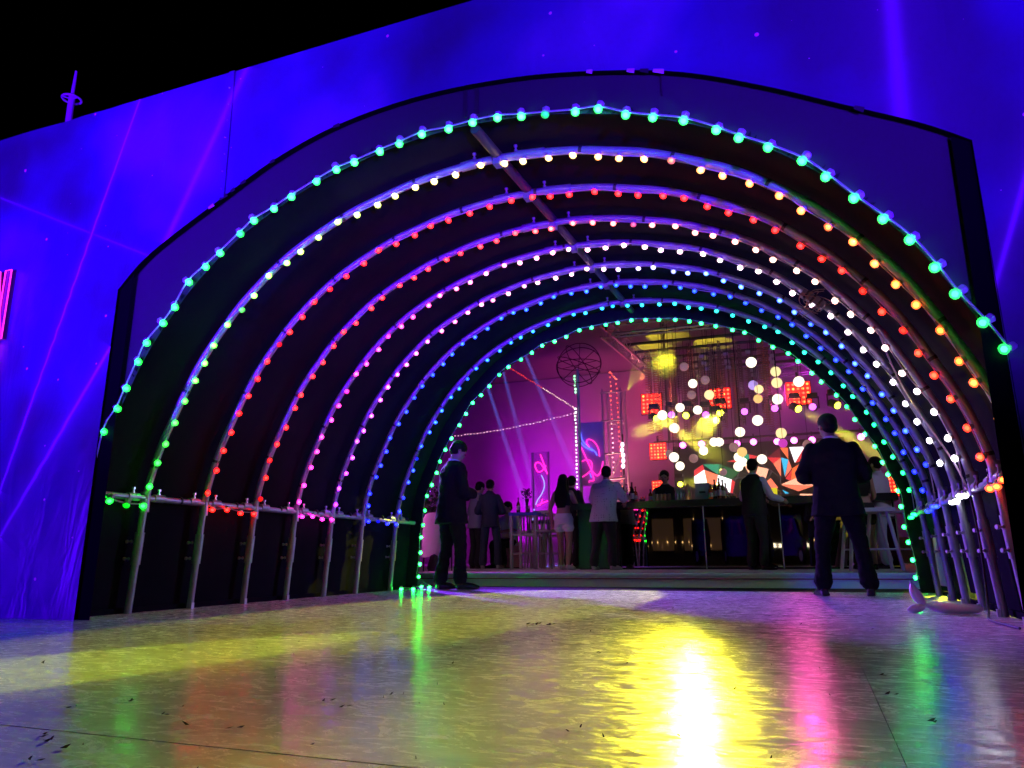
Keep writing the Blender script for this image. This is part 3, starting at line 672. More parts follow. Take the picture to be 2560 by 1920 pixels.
# red led panels, five by five cells
LED = glow_mat('lit_led_cell', 12.0)
LED_ME = MB().lathe([(.046, 0), (.04, .012), (.012, .018)], 8).mesh('led_cell', LED)
for n_, (x, y, sz, lab) in enumerate(((1629, 1009, .60, 'square red LED panel light hanging left of the lanterns'), (1800, 996, .60, 'square red LED panel light behind the hanging coils'), (1996, 983, .64, 'square red LED panel light nearest the green lamp string'), (1645, 1128, .48, 'lower red LED panel light beside the scaffold tower'), (1649, 1221, .44, 'red LED panel light half hidden by the barman'), (2236, 1216, .5, 'red LED panel light seen past the guests by the tunnel edge'))):
    p = at(x, y, 18.2); sz *= .80
    t = thing('led_panel_light', lab, 'stage light', p, 0, 'red LED panels'); t.rotation_euler = (0, 0, R(rnd.uniform(-8, 8)))
    MB().box((0, 0.05, 0), (sz*1.12, 0.08, sz*1.12)).build('case', FIX, t, smooth=False)
    MB().box((0, 0.06, sz*.75), (.05, .05, sz*.5)).build('hanger', FIX, t, smooth=False)
    MB().box((0, 0.006, 0), (sz*1.05, 0.01, sz*1.05)).build('glow_plate', mat('red_glow_plate', (.3, .01, .01), .4, emit=(1, .012, .01), estr=2.6), t, smooth=False)  # glowing plate added for the red halo around the cells
    for i in range(5):
        for j in range(5):
            o = link('led_cell', LED_ME, t, ((i-2)*sz*.205, -0.0, (j-2)*sz*.205), (R(90), 0, 0)); o.scale = (sz/.6,)*3
            o.color = (1.0, rnd.choice((.04, .06, .10)), .02, rnd.uniform(.6, 1.2)); o.scale = (sz/.6*.8,)*3

# big LED screen
def emat(name, c, s): return mat('screen_'+name, (0.01,)*3, 0.3, emit=c, estr=s)
SC = {'r': emat('red', (.75, .03, .04), 1.60), 'd': emat('dark_red', (.22, .01, .02), 1.0), 'w': emat('white', (1, .93, .92), 2.40), 'c': emat('coral', (1, .19, .10), 1.76), 'p': emat('peach', (1, .42, .26), 2.08), 'g': emat('green', (.02, .32, .17), 1.44), 'e': emat('dark_green', (.02, .20, .06), .8), 'o': emat('orange', (1, .16, .04), 1.60), 'b': emat('cyan', (.02, .45, .75), 1.76)}
c8 = lambda x, y: (1500+x/3.95, 1080+y/3.95)
TRI = [('r', (930, 380), (1015, 320), (1030, 372), (930, 440)), ('w', (930, 440), (1030, 372), (1060, 520), (935, 520)), ('c', (1030, 375), (1170, 425), (1150, 515), (1060, 520)), ('g', (1015, 320), (1180, 318), (1165, 420)), ('e', (1180, 318), (1380, 390), (1300, 470), (1165, 420)), ('w', (1165, 425), (1300, 470), (1285, 600), (1150, 515)), ('r', (1300, 470), (1335, 490), (1310, 605), (1285, 598)), ('r', (1255, 290), (1330, 275), (1415, 308)), ('p', (1415, 308), (1665, 365), (1630, 480), (1480, 430)), ('g', (1395, 200), (1470, 220), (1475, 290), (1420, 260)), ('r', (1472, 220), (1560, 240), (1478, 290)), ('d', (1650, 250), (1770, 160), (1785, 248)), ('r', (1650, 252), (1783, 252), (1710, 310)), ('o', (1775, 155), (1855, 155), (1860, 268)), ('w', (1870, 150), (2020, 145), (1925, 305)), ('c', (1712, 310), (1785, 254), (1788, 440)), ('b', (1788, 252), (1860, 272), (1825, 440)), ('c', (1862, 272), (1893, 358), (1828, 448)), ('o', (1897, 360), (2000, 295), (1990, 428), (1882, 478)), ('r', (1832, 460), (1893, 370), (1878, 480)), ('p', (1788, 518), (1988, 432), (2110, 530)), ('c', (1788, 522), (2110, 533), (1960, 585)), ('c', (1605, 520), (1685, 455), (1760, 550), (1700, 570)), ('b', (1800, 570), (1870, 605), (1830, 610)), ('p', (1980, 610), (2110, 612), (2110, 640), (1960, 640)), ('o', (2000, 295), (2060, 260), (2100, 400), (1990, 428)), ('r', (2025, 145), (2110, 150), (2100, 250), (1930, 305)), ('g', (2110, 400), (2200, 330), (2190, 520))]
p0 = at(1690, 1252, 20.05); p1 = at(2110, 1092, 20.05)
scn = thing('led_screen', 'large black LED screen showing red, white and green triangles', 'screen', ((p0.x+p1.x)/2, 20.0, PZ))
W_, Z0, Z1 = p1.x-p0.x, p0.z-PZ-.2, p1.z-PZ
MB().box((0, 0.1, (Z0+Z1)/2), (W_, 0.12, Z1-Z0)).build('display', mat('screen_black', (0.012, 0.01, 0.014), 0.35), scn, smooth=False)
for sx in (-1, 1): MB().box((sx*W_*.4, .1, Z0/2), (.1, .1, Z0)).build('leg', FIX, scn, smooth=False)
byc = {}
for tr in TRI: byc.setdefault(tr[0], []).append(tr[1:])
for c, polys in byc.items():
    for pl in polys: MB().poly([at(*c8(*q), 20.03) - Vector((scn.location.x, 20.0, PZ)) for q in pl][::-1]).build('picture_facet', SC[c], scn, smooth=False)
mb = MB()
for a, b in (((1380, 390), (1480, 430)), ((1380, 390), (1330, 490)), ((1700, 390), (1780, 445)), ((1700, 390), (1660, 460)), ((1640, 180), (1650, 250)), ((1560, 240), (1650, 250)), ((1780, 445), (1785, 520)), ((1300, 470), (1480, 430)), ((1550, 290), (1700, 390))):
    A = at(*c8(*a), 20.028)-Vector((scn.location.x, 20, PZ)); B = at(*c8(*b), 20.028)-Vector((scn.location.x, 20, PZ)); mb.cyl(A, B, .008, 4)
mb.build('picture_line', emat('grey', (.12, .11, .12), .8), scn)
stg = structure(MB().box((-0.4, 21.2, 0.45), (9, 3.2, 0.58)).build('stage', mat('stage_deck', (0.02,)*3, 0.5), smooth=False))

# overhead truss rectangle with dark cross bars
TR = mat('truss_aluminium', (0.55, 0.54, 0.55), 0.35, 0.7)
def truss(a, b, label, w_=0.26):
    a, b = Vector(a), Vector(b); t = thing('truss', label, 'truss', a); d = b-a; L_ = d.length; dn = d.normalized(); s_ = Vector((-dn.y, dn.x, 0)).normalized()*w_/2; u = Vector((0, 0, w_/2))
    cs = [s_+u, s_-u, -s_-u, -s_+u]
    for c in cs: MB().cyl(c, d+c, 0.024, 8).build('chord', TR, t)
    n_ = max(2, int(L_/0.3)); mb = MB()
    for f in range(4):
        c0, c1 = cs[f], cs[(f+1) % 4]
        for i in range(n_): mb.cyl(dn*(L_*i/n_)+c0, dn*(L_*(i+1)/n_)+c1, 0.011, 5) if i % 2 == 0 else mb.cyl(dn*(L_*i/n_)+c1, dn*(L_*(i+1)/n_)+c0, 0.011, 5)
    o = mb.build('bracing', TR, t); o['kind'] = 'stuff'
    return t
NL = at(1515, 826, 15); NR_ = NL+Vector((6.2, 0.35, 0.0)); FL = at(1660, 966, 20.2); FR_ = FL+Vector((6.0, 0.25, 0)); FL.z = NL.z; FR_.z = NL.z; NR_.z = NL.z
truss(NL, FL, 'aluminium box truss along the edge of the coil ceiling toward the wire globe')
truss(NL+Vector((.15, 0, 0)), NR_, 'aluminium box truss at the tunnel end of the coil ceiling')
truss(FL+Vector((.15, 0, 0)), FR_, 'aluminium box truss at the stage end of the coil ceiling')
truss(NR_, FR_, 'aluminium box truss along the far side of the coil ceiling')
for i, f in enumerate((.14, .28, .42, .56, .70, .84)):
    a = NL.lerp(FL, f); b = NR_.lerp(FR_, f)
    o = thing('cross_bar', 'black cross bar spanning the overhead truss rectangle', 'bar', a, 0, 'cross bars of the truss'); MB().cyl((0, 0, .05), b-a+Vector((0, 0, .05)), 0.035, 8).build('pipe', FIX, o)
# four tall hanger rods hold the truss from the roof
for p in (NL, NR_, FL, FR_):
    tag(MB().cyl((0, 0, 0), (0, 0, 6.95-p.z), 0.02, 6).build('hanger_rod', FIX, None, p), 'thin rod hanging a truss corner from the roof', 'rod', 'truss hanger rods')
# hanging spiral coils
CO = mat('copper_foil', (0.42, 0.20, 0.14), 0.35, 0.6, noise_amt=0.3); CO2 = mat('grey_foil', (0.25, 0.20, 0.19), 0.4, 0.5, noise_amt=0.4)
def coil_mesh(L_, r, pitch, m):
    mb = MB(); n_ = int(L_/pitch*9); mb.tube([(r*math.cos(k*2*math.pi/9), r*math.sin(k*2*math.pi/9), -L_*k/n_) for k in range(n_+1)], 0.009, 3); return mb.mesh('spiral', m, False)
def strip_mesh(L_, m):
    mb = MB(); n_ = int(L_/.06)
    for sx in (-1, 1): mb.box((sx*.045, 0, -L_/2), (.012, .012, L_))
    for k in range(n_): mb.box((0, 0, -.03-k*.06), (.09, .014, .022))
    return mb.mesh('ladder_strip', m, False)
coilA = [coil_mesh(L_, .07, .055, CO) for L_ in (1.5, 2.0, 1.1)]; stripA = [strip_mesh(L_, CO2) for L_ in (1.4, 1.9, 0.9)]
k_ = 0
for i in range(9):
    for j in range(8):
        f = 0.36+0.62*(i+rnd.uniform(-.3, .3))/8; g2 = 0.04+0.42*(j+rnd.uniform(-.35, .35))/7
        p = NL.lerp(FL, min(max(f, .12), .97)).lerp(NR_.lerp(FR_, min(max(f, .12), .97)), max(.05, g2))
        if rnd.random() < 0.45:
            q = rnd.randrange(3); t = thing('hanging_coil', ('medium length', 'long', 'short')[q]+' copper foil spiral coil hanging from the truss ceiling', 'decoration', p, 0, ('medium', 'long', 'short')[q]+' hanging spiral coils'); link('spiral', coilA[q], t, (0, 0, 0.04))
        else:
            q = rnd.randrange(3); t = thing('hanging_strip', ('medium length', 'long', 'short')[q]+' dull ladder shaped foil strip hanging from the truss ceiling', 'decoration', p, 0, ('medium', 'long', 'short')[q]+' hanging foil strips'); link('ladder_strip', stripA[q], t, (0, 0, 0.04), (0, 0, rnd.uniform(0, 3)))
CARD = mat('white_card', (0.6, 0.55, 0.52), 0.6)
for (x, y) in ((1929, 872), (1931, 889), (1932, 905), (1932, 918), (1754, 891), (1760, 908), (1814, 885), (1817, 903), (1821, 918), (1870, 880), (1989, 922), (1769, 922), (1700, 895), (1643, 899), (1882, 925), (1885, 937)):
    p = at(x, y, 17.0); t = thing('hanging_card', 'small white card hanging on a thread among the coils', 'decoration', p, rnd.uniform(-.6, .6), 'hanging white cards')
    MB().box((0, 0, 0), (.12, .012, .075)).build('card', CARD, t, smooth=False); MB().cyl((0, 0, .03), (0, 0, max(.1, NL.z-p.z)), .004, 4).build('thread', FIX, t)
# lanterns
GLOBE = glow_mat('lit_lantern', 1.0)
lanterns = [(1878, 906, 13, 'w'), (1939, 929, 12.5, 'y'), (1942, 957, 13, 'y'), (1883, 963, 12, 'v'), (1897, 973, 11, 'y'), (1895, 997, 11, 'o'), (1944, 998, 13, 'w'), (1997, 954, 13, 'w'), (1732, 959, 11, 'w'), (1729, 987, 11, 'd'), (1773, 987, 12, 'y'), (1700, 1019, 11, 'w'), (1744, 1025, 11, 'w'), (1656, 1038, 12, 'w'), (1686, 1070, 12, 'w'), (1894, 1051, 13, 'w'), (1850, 1080, 12, 'w'), (1953, 1083, 13, 'y'), (1785, 1105, 11, 'w'), (1798, 1105, 11, 'w'), (1759, 1127, 11, 'w'), (1835, 1118, 12, 'd'), (1855, 1130, 12, 'o'), (1847, 1143, 12, 'w'), (1857, 1155, 11, 'w'), (1846, 1166, 12, 'w'), (1905, 1148, 12, 'w'), (1957, 1108, 11, 'm'), (2020, 1112, 13, 'd'), (1673, 1134, 10, 'd'), (1685, 1143, 12, 'w'), (1734, 1146, 11, 'd'), (1700, 1165, 11, 'w'), (1808, 1180, 9, 'd'), (1710, 917, 11, 'd'), (1763, 950, 11, 'd')]
LC = {'w': ((1, .90, .66, 2.0), 'warm white glowing globe lantern hanging over the stage'), 'y': ((1, .80, .36, 1.3), 'yellow glowing globe lantern hanging over the stage'), 'v': ((.55, .38, 1, 1.0), 'violet globe lantern hanging over the stage'), 'o': ((1, .62, .2, 1.0), 'orange globe lantern hanging over the stage'), 'd': ((.42, .22, .24, .5), 'dimly glowing mauve globe lantern hanging over the stage'), 'm': ((.75, .06, .6, .8), 'magenta globe lantern hanging over the stage')}  # mauve globes emit weakly too
gl_me = MB().ball((0, 0, 0), 1, None, 20, 14).mesh('globe', GLOBE)
for n_, (x, y, r, c) in enumerate(lanterns):
    Y = 14.6+((n_*7) % 11)*0.28; p = at(x, y, Y); rr = r/CAM_F*(p-Vector((0, 0, CAM_H))).dot(AX_F)
    t = thing('globe_lantern', LC[c][1], 'lantern', p, 0, {'w': 'white lanterns', 'y': 'yellow lanterns', 'o': 'orange lanterns', 'd': 'mauve lanterns'}.get(c))
    o = link('globe', gl_me, t); o.scale = (rr,)*3; o.color = LC[c][0]
    MB().cyl((0, 0, rr*.9), (0, 0, NL.z-p.z+.05), .005, 4).build('cord', FIX, t)
    MB().cyl((0, 0, rr*.9), (0, 0, rr*1.15), .02, 6).build('cap', FIX, t)

# yellow light pools on the roof
for (x, y) in ((1662, 838), (1780, 856), (1628, 868)):
    d = AX_F*CAM_F + AX_R*(x-1280) + AX_U*(960-y); tt = (6.95-CAM_H)/d.z; q = Vector((0, 0, CAM_H))+d*tt
    spot('beam_lamp', (q.x-.6, q.y-1.2, 5.3), q, (.95, .95, .02), 900, 32, .1, .03)

# wire globe on its lit mast
BR = mat('rusty_wire', (0.06, 0.03, 0.03), 0.5, 0.4)
c_ = at(1447, 912, 15.2); rr = 56/CAM_F*(c_-Vector((0, 0, CAM_H))).dot(AX_F)
wg = thing('wire_globe', 'open globe of bent iron hoops on a tall mast', 'sculpture', (c_.x, c_.y, PZ))
for k in range(5):
    M = Matrix.Rotation(rnd.uniform(0, 3.1), 3, 'Z') @ Matrix.Rotation(rnd.uniform(.2, 1.4), 3, 'X')
    if k == 0: M = Matrix.Identity(3)
    if k == 1: M = Matrix.Rotation(R(90), 3, 'X')
    mb = MB(); mb.tube([M @ Vector((rr*math.cos(a), rr*math.sin(a), 0))+Vector((0, 0, c_.z-PZ)) for a in [q*2*math.pi/36 for q in range(36)]], .010, 5, closed=True); mb.build('hoop', BR, wg)
for k in range(4):
    v = Vector((rnd.uniform(-1, 1), rnd.uniform(-1, 1), rnd.uniform(-1, 1))).normalized()*rr; MB().cyl(Vector((0, 0, c_.z-PZ))-v, Vector((0, 0, c_.z-PZ))+v, .008, 5).build('spoke', BR, wg)
MB().cyl((-.03, 0, 0), (-.03, 0, c_.z-PZ-rr*.2), .03, 8).build('mast', mat('mast_grey', (.25, .22, .28), .5, .4), wg)

# small dotted strings
DOT = glow_mat('lit_dot', 3.0)
def dotted(name, a, b, label, c0, c1, n_, r=.016, sag=0.0):
    t = thing('bead_lamp_string', label, 'string lights', a, 0)
    pts = [Vector((0, 0, 0)).lerp(b-a, i/(n_-1)) - Vector((0, 0, sag*math.sin(math.pi*i/(n_-1)))) for i in range(n_)]
    MB().tube(pts, .004, 4).build('cable', FIX, t)
    h = n_//2
    for c, q in ((c0, pts[:h]), (c1, pts[h:])):
        mb = MB()
        for p in q: mb.ball(p+Vector((rnd.uniform(-.01, .01), 0, rnd.uniform(-.008, .008))), r*rnd.uniform(.7, 1.15), None, 6, 4)
        o = mb.build('beads', DOT, t); o.color = (*c, 1); o['kind'] = 'stuff'
dotted('a', at(1273, 919, 14.9), at(1440, 1022, 15.1), 'bead lamp string fading from red to white, sloping down to the wire globe mast', (1, .04, .02), (1, .6, .55), 38, .011)
dotted('b', at(1130, 1091, 14.9), at(1436, 1033, 15.1), 'pale pink bead lamp string stretched to the wire globe mast', (1, .35, .6), (1, .5, .75), 38, .012, .06)
dotted('c', at(1437, 940, 15.1), at(1438, 981, 15.1), 'short green bead lamp string inside the wire globe', (.25, 1, .4), (.35, 1, .5), 6, .026)
dotted('d', at(1438, 1021, 15.12), at(1444, 1238, 15.12), 'white bead lamp string running down the wire globe mast', (.75, .95, .85), (.95, .85, .9), 24, .022)
dotted('e', at(1525, 931, 17.2), at(1534, 1180, 17.2), 'red and white bead lamp string down the near post of the scaffold tower', (1, .12, .08), (1, .6, .5), 22, .019)
dotted('f', at(1540, 948, 17.4), at(1556, 1228, 17.4), 'red bead lamp string down the far post of the scaffold tower', (1, .10, .06), (1, .16, .1), 24, .018)
dotted('g', at(1525, 931, 17.2), at(1541, 949, 17.4), 'short red bead lamp string across the top of the scaffold tower', (1, .10, .06), (1, .2, .1), 6, .02)
# scaffold tower
PUR = mat('scaffold_pipe', (.45, .42, .5), .4, .5)
a = at(1513, 1200, 17.3); st = thing('scaffold_tower', 'pipe scaffold tower wrapped in bead lamps behind the neon board', 'scaffold', (a.x, 17.3, PZ))
X2 = at(1560, 1200, 17.3).x-a.x
for (dx, dy) in ((0, 0), (X2, 0), (0, .5), (X2, .5)): MB().cyl((dx, dy, 0), (dx, dy, 4.2), .024, 8).build('post', PUR, st)
for z in (.6, 1.5, 2.0, 2.6, 3.4, 4.1):
    MB().cyl((-.05, -.02, z), (X2+.05, -.02, z), .022, 8).build('ledger', PUR, st)
for z in (.6, 2.0, 3.4): MB().cyl((0, .5, z), (X2, .5, z+1.0 if z < 3 else z), .018, 6).build('brace', PUR, st)
mb = MB(); t_ = thing('lamp_column', 'column of five white lamps on the scaffold tower', 'stage light', at(1558, 1165, 17.0)); MB().cyl((0, .06, -.2), (0, .06, .75), .02, 6).build('pipe', FIX, t_)
for k in range(5):
    o = link('lamp', MB().ball((0, 0, 0), (.045, .03, .06), None, 10, 7).mesh('lamp', DOT), t_, Vector((rnd.uniform(-.015, .015), 0, k*.125))); o.color = (1, .85, 1, .8)

# neon art boards
BOARD = mat('violet_board', (.55, .30, .85), .5, noise_amt=.15)
NP = mat('neon_pink', (.9, .1, .5), .4, emit=(1, .02, .35), estr=2.6); NB = mat('neon_blue', (.2, .2, .9), .4, emit=(.10, .16, 1), estr=2.2); NWB = mat('neon_pale_blue', (.5, .6, .9), .4, emit=(.30, .42, 1), estr=1.6)
c7 = lambda x, y: (1000+x/3.95, 1080+y/3.95)
def board(px0, py0, px1, py1, Y, label, tubes):
    a, b = at(px0, py1, Y), at(px1, py0, Y); t = thing('neon_board', label, 'sign', ((a.x+b.x)/2, Y, PZ))
    o = Vector((t.location.x, Y, PZ)); w_ = b.x-a.x
    MB().box((0, .03, (a.z+b.z)/2-PZ), (w_, .02, b.z-a.z)).build('board', BOARD if px0 > 1400 else mat('clear_violet_panel', (.55, .2, .9), .2, alpha=.22), t, smooth=False)
    for sx in (-1, 1): MB().cyl((sx*w_*.42, .07, 0), (sx*w_*.42, .07, b.z-PZ), .02, 6).build('leg', PUR, t)
    for m, r, pts in tubes: MB().tube(catmull([tuple(at(*c7(*q), Y-.03)-o) for q in pts], 5), r, 6).build('glow_tube', m, t)
board(1328, 1128, 1372, 1275, 16.4, 'violet standing board with a pink looped neon squiggle', [(NP, .014, [(1385, 220), (1415, 300), (1435, 360), (1455, 415)]), (NP, .014, [(1440, 330), (1400, 385), (1360, 390), (1335, 340), (1345, 305), (1380, 305), (1420, 355), (1440, 390)]), (NWB, .012, [(1395, 425), (1420, 480), (1425, 540), (1400, 610), (1360, 670), (1340, 720)]), (NP, .014, [(1355, 728), (1410, 700), (1460, 680)]), (NP, .012, [(1408, 660), (1395, 700), (1380, 728)]), (NWB, .016, [(1325, 760), (1318, 840), (1315, 920)])])
board(1448, 1053, 1506, 1215, 16.2, 'tall violet board covered in pink and blue neon scribbles beside the bead lamp mast', [(NB, .012, [(1782, 0), (1800, 80), (1850, 140), (1920, 190), (1945, 230)]), (NP, .012, [(1870, 150), (1840, 100), (1865, 72), (1920, 100), (1960, 170), (1970, 240)]), (NP, .014, [(1782, 140), (1820, 220), (1870, 330), (1900, 390), (1950, 430), (1985, 380), (2005, 290)]), (NP, .012, [(1795, 290), (1840, 275), (1885, 290), (1895, 350), (1870, 395), (1800, 445)]), (NP, .012, [(1890, 390), (1905, 430), (1912, 480), (1875, 480), (1868, 500)]), (NB, .01, [(1875, 410), (1890, 450)]), (NB, .012, [(1785, 105), (1830, 150), (1900, 185)])])

# ------------------------------------------------------------------ bar with mirrored front
BX0, BX1, BY = at(1440, 1256, 12.6).x, 1.25, 12.6
BT = 1.27
MIRROR = mat('dark_mirror', (0.34, 0.31, 0.26), 0.02, 1.0, bump=0.012, bump_scale=1.5)
BARB = mat('bar_black', (0.012, 0.012, 0.013), 0.25, noise_amt=.3)
bar = thing('bar_counter', 'long black bar counter with mirrored front panels', 'bar', (BX0, BY, PZ))
L_ = BX1-BX0
MB().box((L_/2, .38, (BT-PZ-.1)/2), (L_-.04, .62, BT-PZ-.1)).build('carcass', BARB, bar, smooth=False)
MB().box((L_/2, .30, BT-PZ-.055), (L_+.08, .86, .11)).build('counter_top', mat('counter_gloss', (0.02, 0.02, 0.024), .15), bar, smooth=False)
seams = [0.75, at(1765, 1400, BY).x-BX0, at(1900, 1400, BY).x-BX0+.35, L_]
x0 = seams[0]
for k, x1 in enumerate(seams[1:]):
    q = MB(); nx = 10; vs = []; fs = []
    for j in range(2):
        for i in range(nx+1): vs.append((x0+.012+(x1-x0-.024)*i/nx, .055+0.004*math.sin(i*1.3+k), .03+j*(BT-PZ-.15)))
    for i in range(nx): fs.append((i, i+1, nx+2+i, nx+1+i))
    q.add(vs, fs); q.build('mirror_panel', MIRROR, bar)
    MB().box((x1 if k < 2 else x1-.01, .045, (BT-PZ)/2-.05), (.018, .02, BT-PZ-.12)).build('trim_strip', STEEL2, bar, smooth=False)
    x0 = x1
MB().box((.37, .05, (BT-PZ-.1)/2), (.72, .03, BT-PZ-.12)).build('end_panel', BARB, bar, smooth=False)
for k in range(5): MB().box((2.1+k*.35, -.005, BT-PZ-.06), (.22, .006, .02)).build('edge_reflector', mat('edge_metal', (.3, .3, .35), .3, .8), bar, smooth=False)
# things on the bar
GL = mat('clear_glass', (.9, .9, .9), .03, trans=0.9); GB = mat('brown_glass', (.08, .03, .015), .08, coat=.5); GD = mat('dark_glass', (.01, .02, .012), .06); AM = mat('amber_drink', (.6, .2, .03), .05, trans=.7)
def bottle(p, h, m, label, group, capm=DARK, r=.036):
    t = thing('bottle', label, 'bottle', p, 0, group)
    MB().lathe([(r*.9, 0), (r, .01), (r, h*.55), (r*.85, h*.64), (r*.36, h*.75), (r*.34, h*.93)], 12).build('glass', m, t)
    MB().lathe([(r*.42, h*.92), (r*.42, h)], 10).build('cap', capm, t)
    MB().lathe([(r*1.02, h*.18), (r*1.02, h*.45)], 12).build('paper_label', mat('paper_label', (.55, .5, .42), .6), t)
    return t
for k, (x, m, h) in enumerate(((1563, GB, .30), (1568, GL, .33), (1576, GB, .29), (1584, GD, .35), (1590, AM, .28))):
    bottle(Vector((at(x, 1245, 12.85).x, 12.75+.08*(k % 3), BT)), h, m, 'liquor bottle in the cluster beside the man in the dotted shirt', 'bottles at the dotted shirt end of the bar')
for k, (x, m, h) in enumerate(((1780, AM, .26), (1789, GD, .34), (1797, GL, .30), (1802, GB, .35), (1809, GB, .33), (1815, GL, .28))):
    bottle(Vector((at(x, 1245, 12.85).x, 12.72+.09*(k % 3), BT)), h, m, 'spirit bottle in the cluster between the clear board and the waiter', 'bottles near the waiter')
bottle(Vector((at(1628, 1245, 12.85).x, 12.8, BT)), .22, AM, 'short amber bottle standing alone beside the row of tins', None)
TIN = mat('copper_tin', (.45, .22, .16), .4, .5)
for x in (1644, 1654, 1664, 1675):
    t = thing('drink_can', 'copper coloured drink can in the row in front of the barman', 'can', Vector((at(x, 1245, 12.7).x, 12.62, BT)), 0, 'row of drink cans')
    MB().lathe([(.028, 0), (.031, .008), (.031, .108), (.026, .116)], 12).build('body', TIN, t); MB().lathe([(.025, .1165), (.024, .119)], 12).build('lid', STEEL2, t)
for k, x in enumerate((1697, 1703, 1710)):
    t = thing('shaker', 'steel cocktail shaker beside the drink cans', 'shaker', Vector((at(x, 1245, 12.8).x, 12.7+.06*k, BT)), 0, 'cocktail shakers')
    MB().lathe([(.03, 0), (.042, .12), (.043, .125)], 12).build('cup', STEEL2, t); MB().lathe([(.043, .125), (.032, .17), (.018, .19), (.018, .21)], 12).build('lid', STEEL2, t)
t = thing('glass_cone', 'pointed yellowish glass dispenser on the bar', 'dispenser', Vector((at(1722, 1245, 12.8).x, 12.78, BT)))
MB().lathe([(.05, 0), (.055, .03), (.052, .16), (.03, .25), (.008, .29)], 14).build('vessel', mat('yellowish_glass', (.8, .85, .3), .05, trans=.6), t); MB().lathe([(.06, 0), (.06, .012)], 12).build('foot', STEEL2, t)
t = thing('menu_board', 'plain pale leaning board standing on the bar', 'menu board', Vector((at(1757, 1245, 12.8).x, 12.75, BT)))
MB().box((0, .03, .15), (.24, .012, .30), Matrix.Rotation(R(-10), 4, 'X')).build('panel', mat('grey_acrylic', (.28, .28, .30), .3), t, smooth=False); MB().box((0, .09, .06), (.1, .012, .14), Matrix.Rotation(R(20), 4, 'X')).build('stand', DARK, t, smooth=False)
for k, x in enumerate((1822, 1830, 1838, 1603, 1612)):
    t = thing('tumbler', 'small glass tumbler on the bar top', 'glass', Vector((at(x, 1245, 12.8).x, 12.7+.05*(k % 2), BT)), 0, 'tumblers on the bar')
    MB().lathe([(.026, 0), (.03, .09), (.027, .09), (.024, .012)], 12).build('glass', GL, t); MB().lathe([(.023, .013), (.025, .05)], 12).build('drink', AM, t)
t = thing('glowing_drink', 'square pitcher glowing yellow green beside the waiter', 'pitcher', Vector((at(1931, 1240, 12.9).x, 12.85, BT)))
MB().box((0, 0, .08), (.16, .12, .16)).build('pitcher', mat('lit_drink', (.6, .6, .05), .2, emit=(.75, .65, .02), estr=.9), t, smooth=False); MB().tube([(.08, 0, .13), (.13, 0, .11), (.13, 0, .05), (.08, 0, .03)], .01, 6).build('handle', GL, t)
for k, x in enumerate((1950, 1985)):
    t = thing('serving_tray', 'flat dark serving tray lying on the bar beside the waiter', 'tray', Vector((at(x, 1245, 12.8).x, 12.75, BT)), 0, 'trays on the bar')
    MB().lathe([(.13, 0), (.15, .018), (.145, .018), (.125, .006)], 18).build('dish', STEEL2, t)

# ------------------------------------------------------------------ furniture
WOOD = mat('white_lacquer', (.42, .38, .42), .45, noise_amt=.12)
def high_table(p, w_, h, top_mat, label, rz=0):
    t = thing('high_table', label, 'table', p, rz)
    MB().box((0, 0, h-.03), (w_, w_, .06)).build('tabletop', top_mat, t, smooth=False)
    for sx in (-1, 1):
        for sy in (-1, 1): MB().box((sx*(w_/2-.04), sy*(w_/2-.04), (h-.06)/2), (.05, .05, h-.06)).build('leg', WOOD, t, smooth=False)
    for sy in (-1, 1):
        for z in (.28, .62): MB().box((0, sy*(w_/2-.04), z), (w_-.14, .03, .04)).build('stretcher', WOOD, t, smooth=False)
    return t
BLUE_LIT_TOP = mat('blue_lit_top', (.10, .12, .55), .1, coat=.5)  # blue light on the table top is put into its colour
p = at(1321, 1420, 13.4); HT = (p.x, 13.4, PZ)
high_table(HT, .56, 1.03, BLUE_LIT_TOP, 'white framed high table carrying a vase, its glossy top coloured as lit blue')
def stool(p, rz, label, group, h=.76):
    t = thing('bar_stool', label, 'stool', p, rz, group)
    MB().box((0, 0, h), (.36, .36, .04)).build('seat', WOOD, t, smooth=False)
    for sx in (-1, 1):
        for sy in (-1, 1): MB().cyl((sx*.15, sy*.15, h), (sx*.19, sy*.19, 0), .018, 8).build('leg', WOOD, t)
    for sy in (-1, 1): MB().cyl((-.17, sy*.17, .28), (.17, sy*.17, .28), .012, 6).build('footrest', WOOD, t)
    for sx in (-1, 1): MB().cyl((sx*.16, .17, h), (sx*.16, .22, h+.34), .016, 8).build('back_post', WOOD, t)
    for k in range(4): MB().box((-.11+k*.073, .195, h+.17), (.03, .015, .30)).build('back_slat', WOOD, t, smooth=False)
    MB().box((0, .22, h+.34), (.36, .025, .06)).build('back_rail', WOOD, t, smooth=False)
for k, (px, Y, rz) in enumerate(((1305, 14.2, .3), (1345, 14.0, -.2), (1372, 13.6, 2.9), (1392, 14.4, .1), (1352, 14.6, 1.2))):
    p = at(px, 1415, Y); stool((p.x, Y, PZ), rz, 'white slatted bar stool standing by the blue topped table', 'stools by the blue topped table', .70)
p = at(1368, 1420, 13.9); high_table((p.x-.05, 14.3, PZ), .6, .92, DARK, 'high table with dark top between the blue topped table and the long haired woman')
t = bottle(Vector((HT[0]-.17, 13.35, PZ+1.03)), .29, GB, 'brown beer bottle standing on the blue topped table', None)
t = thing('tumbler', 'drink glass standing on the blue topped table', 'glass', (HT[0]+.06, 13.28, PZ+1.03)); MB().lathe([(.03, 0), (.036, .13), (.033, .13), (.028, .012)], 12).build('glass', GL, t); MB().lathe([(.027, .014), (.03, .07)], 12).build('drink', AM, t)
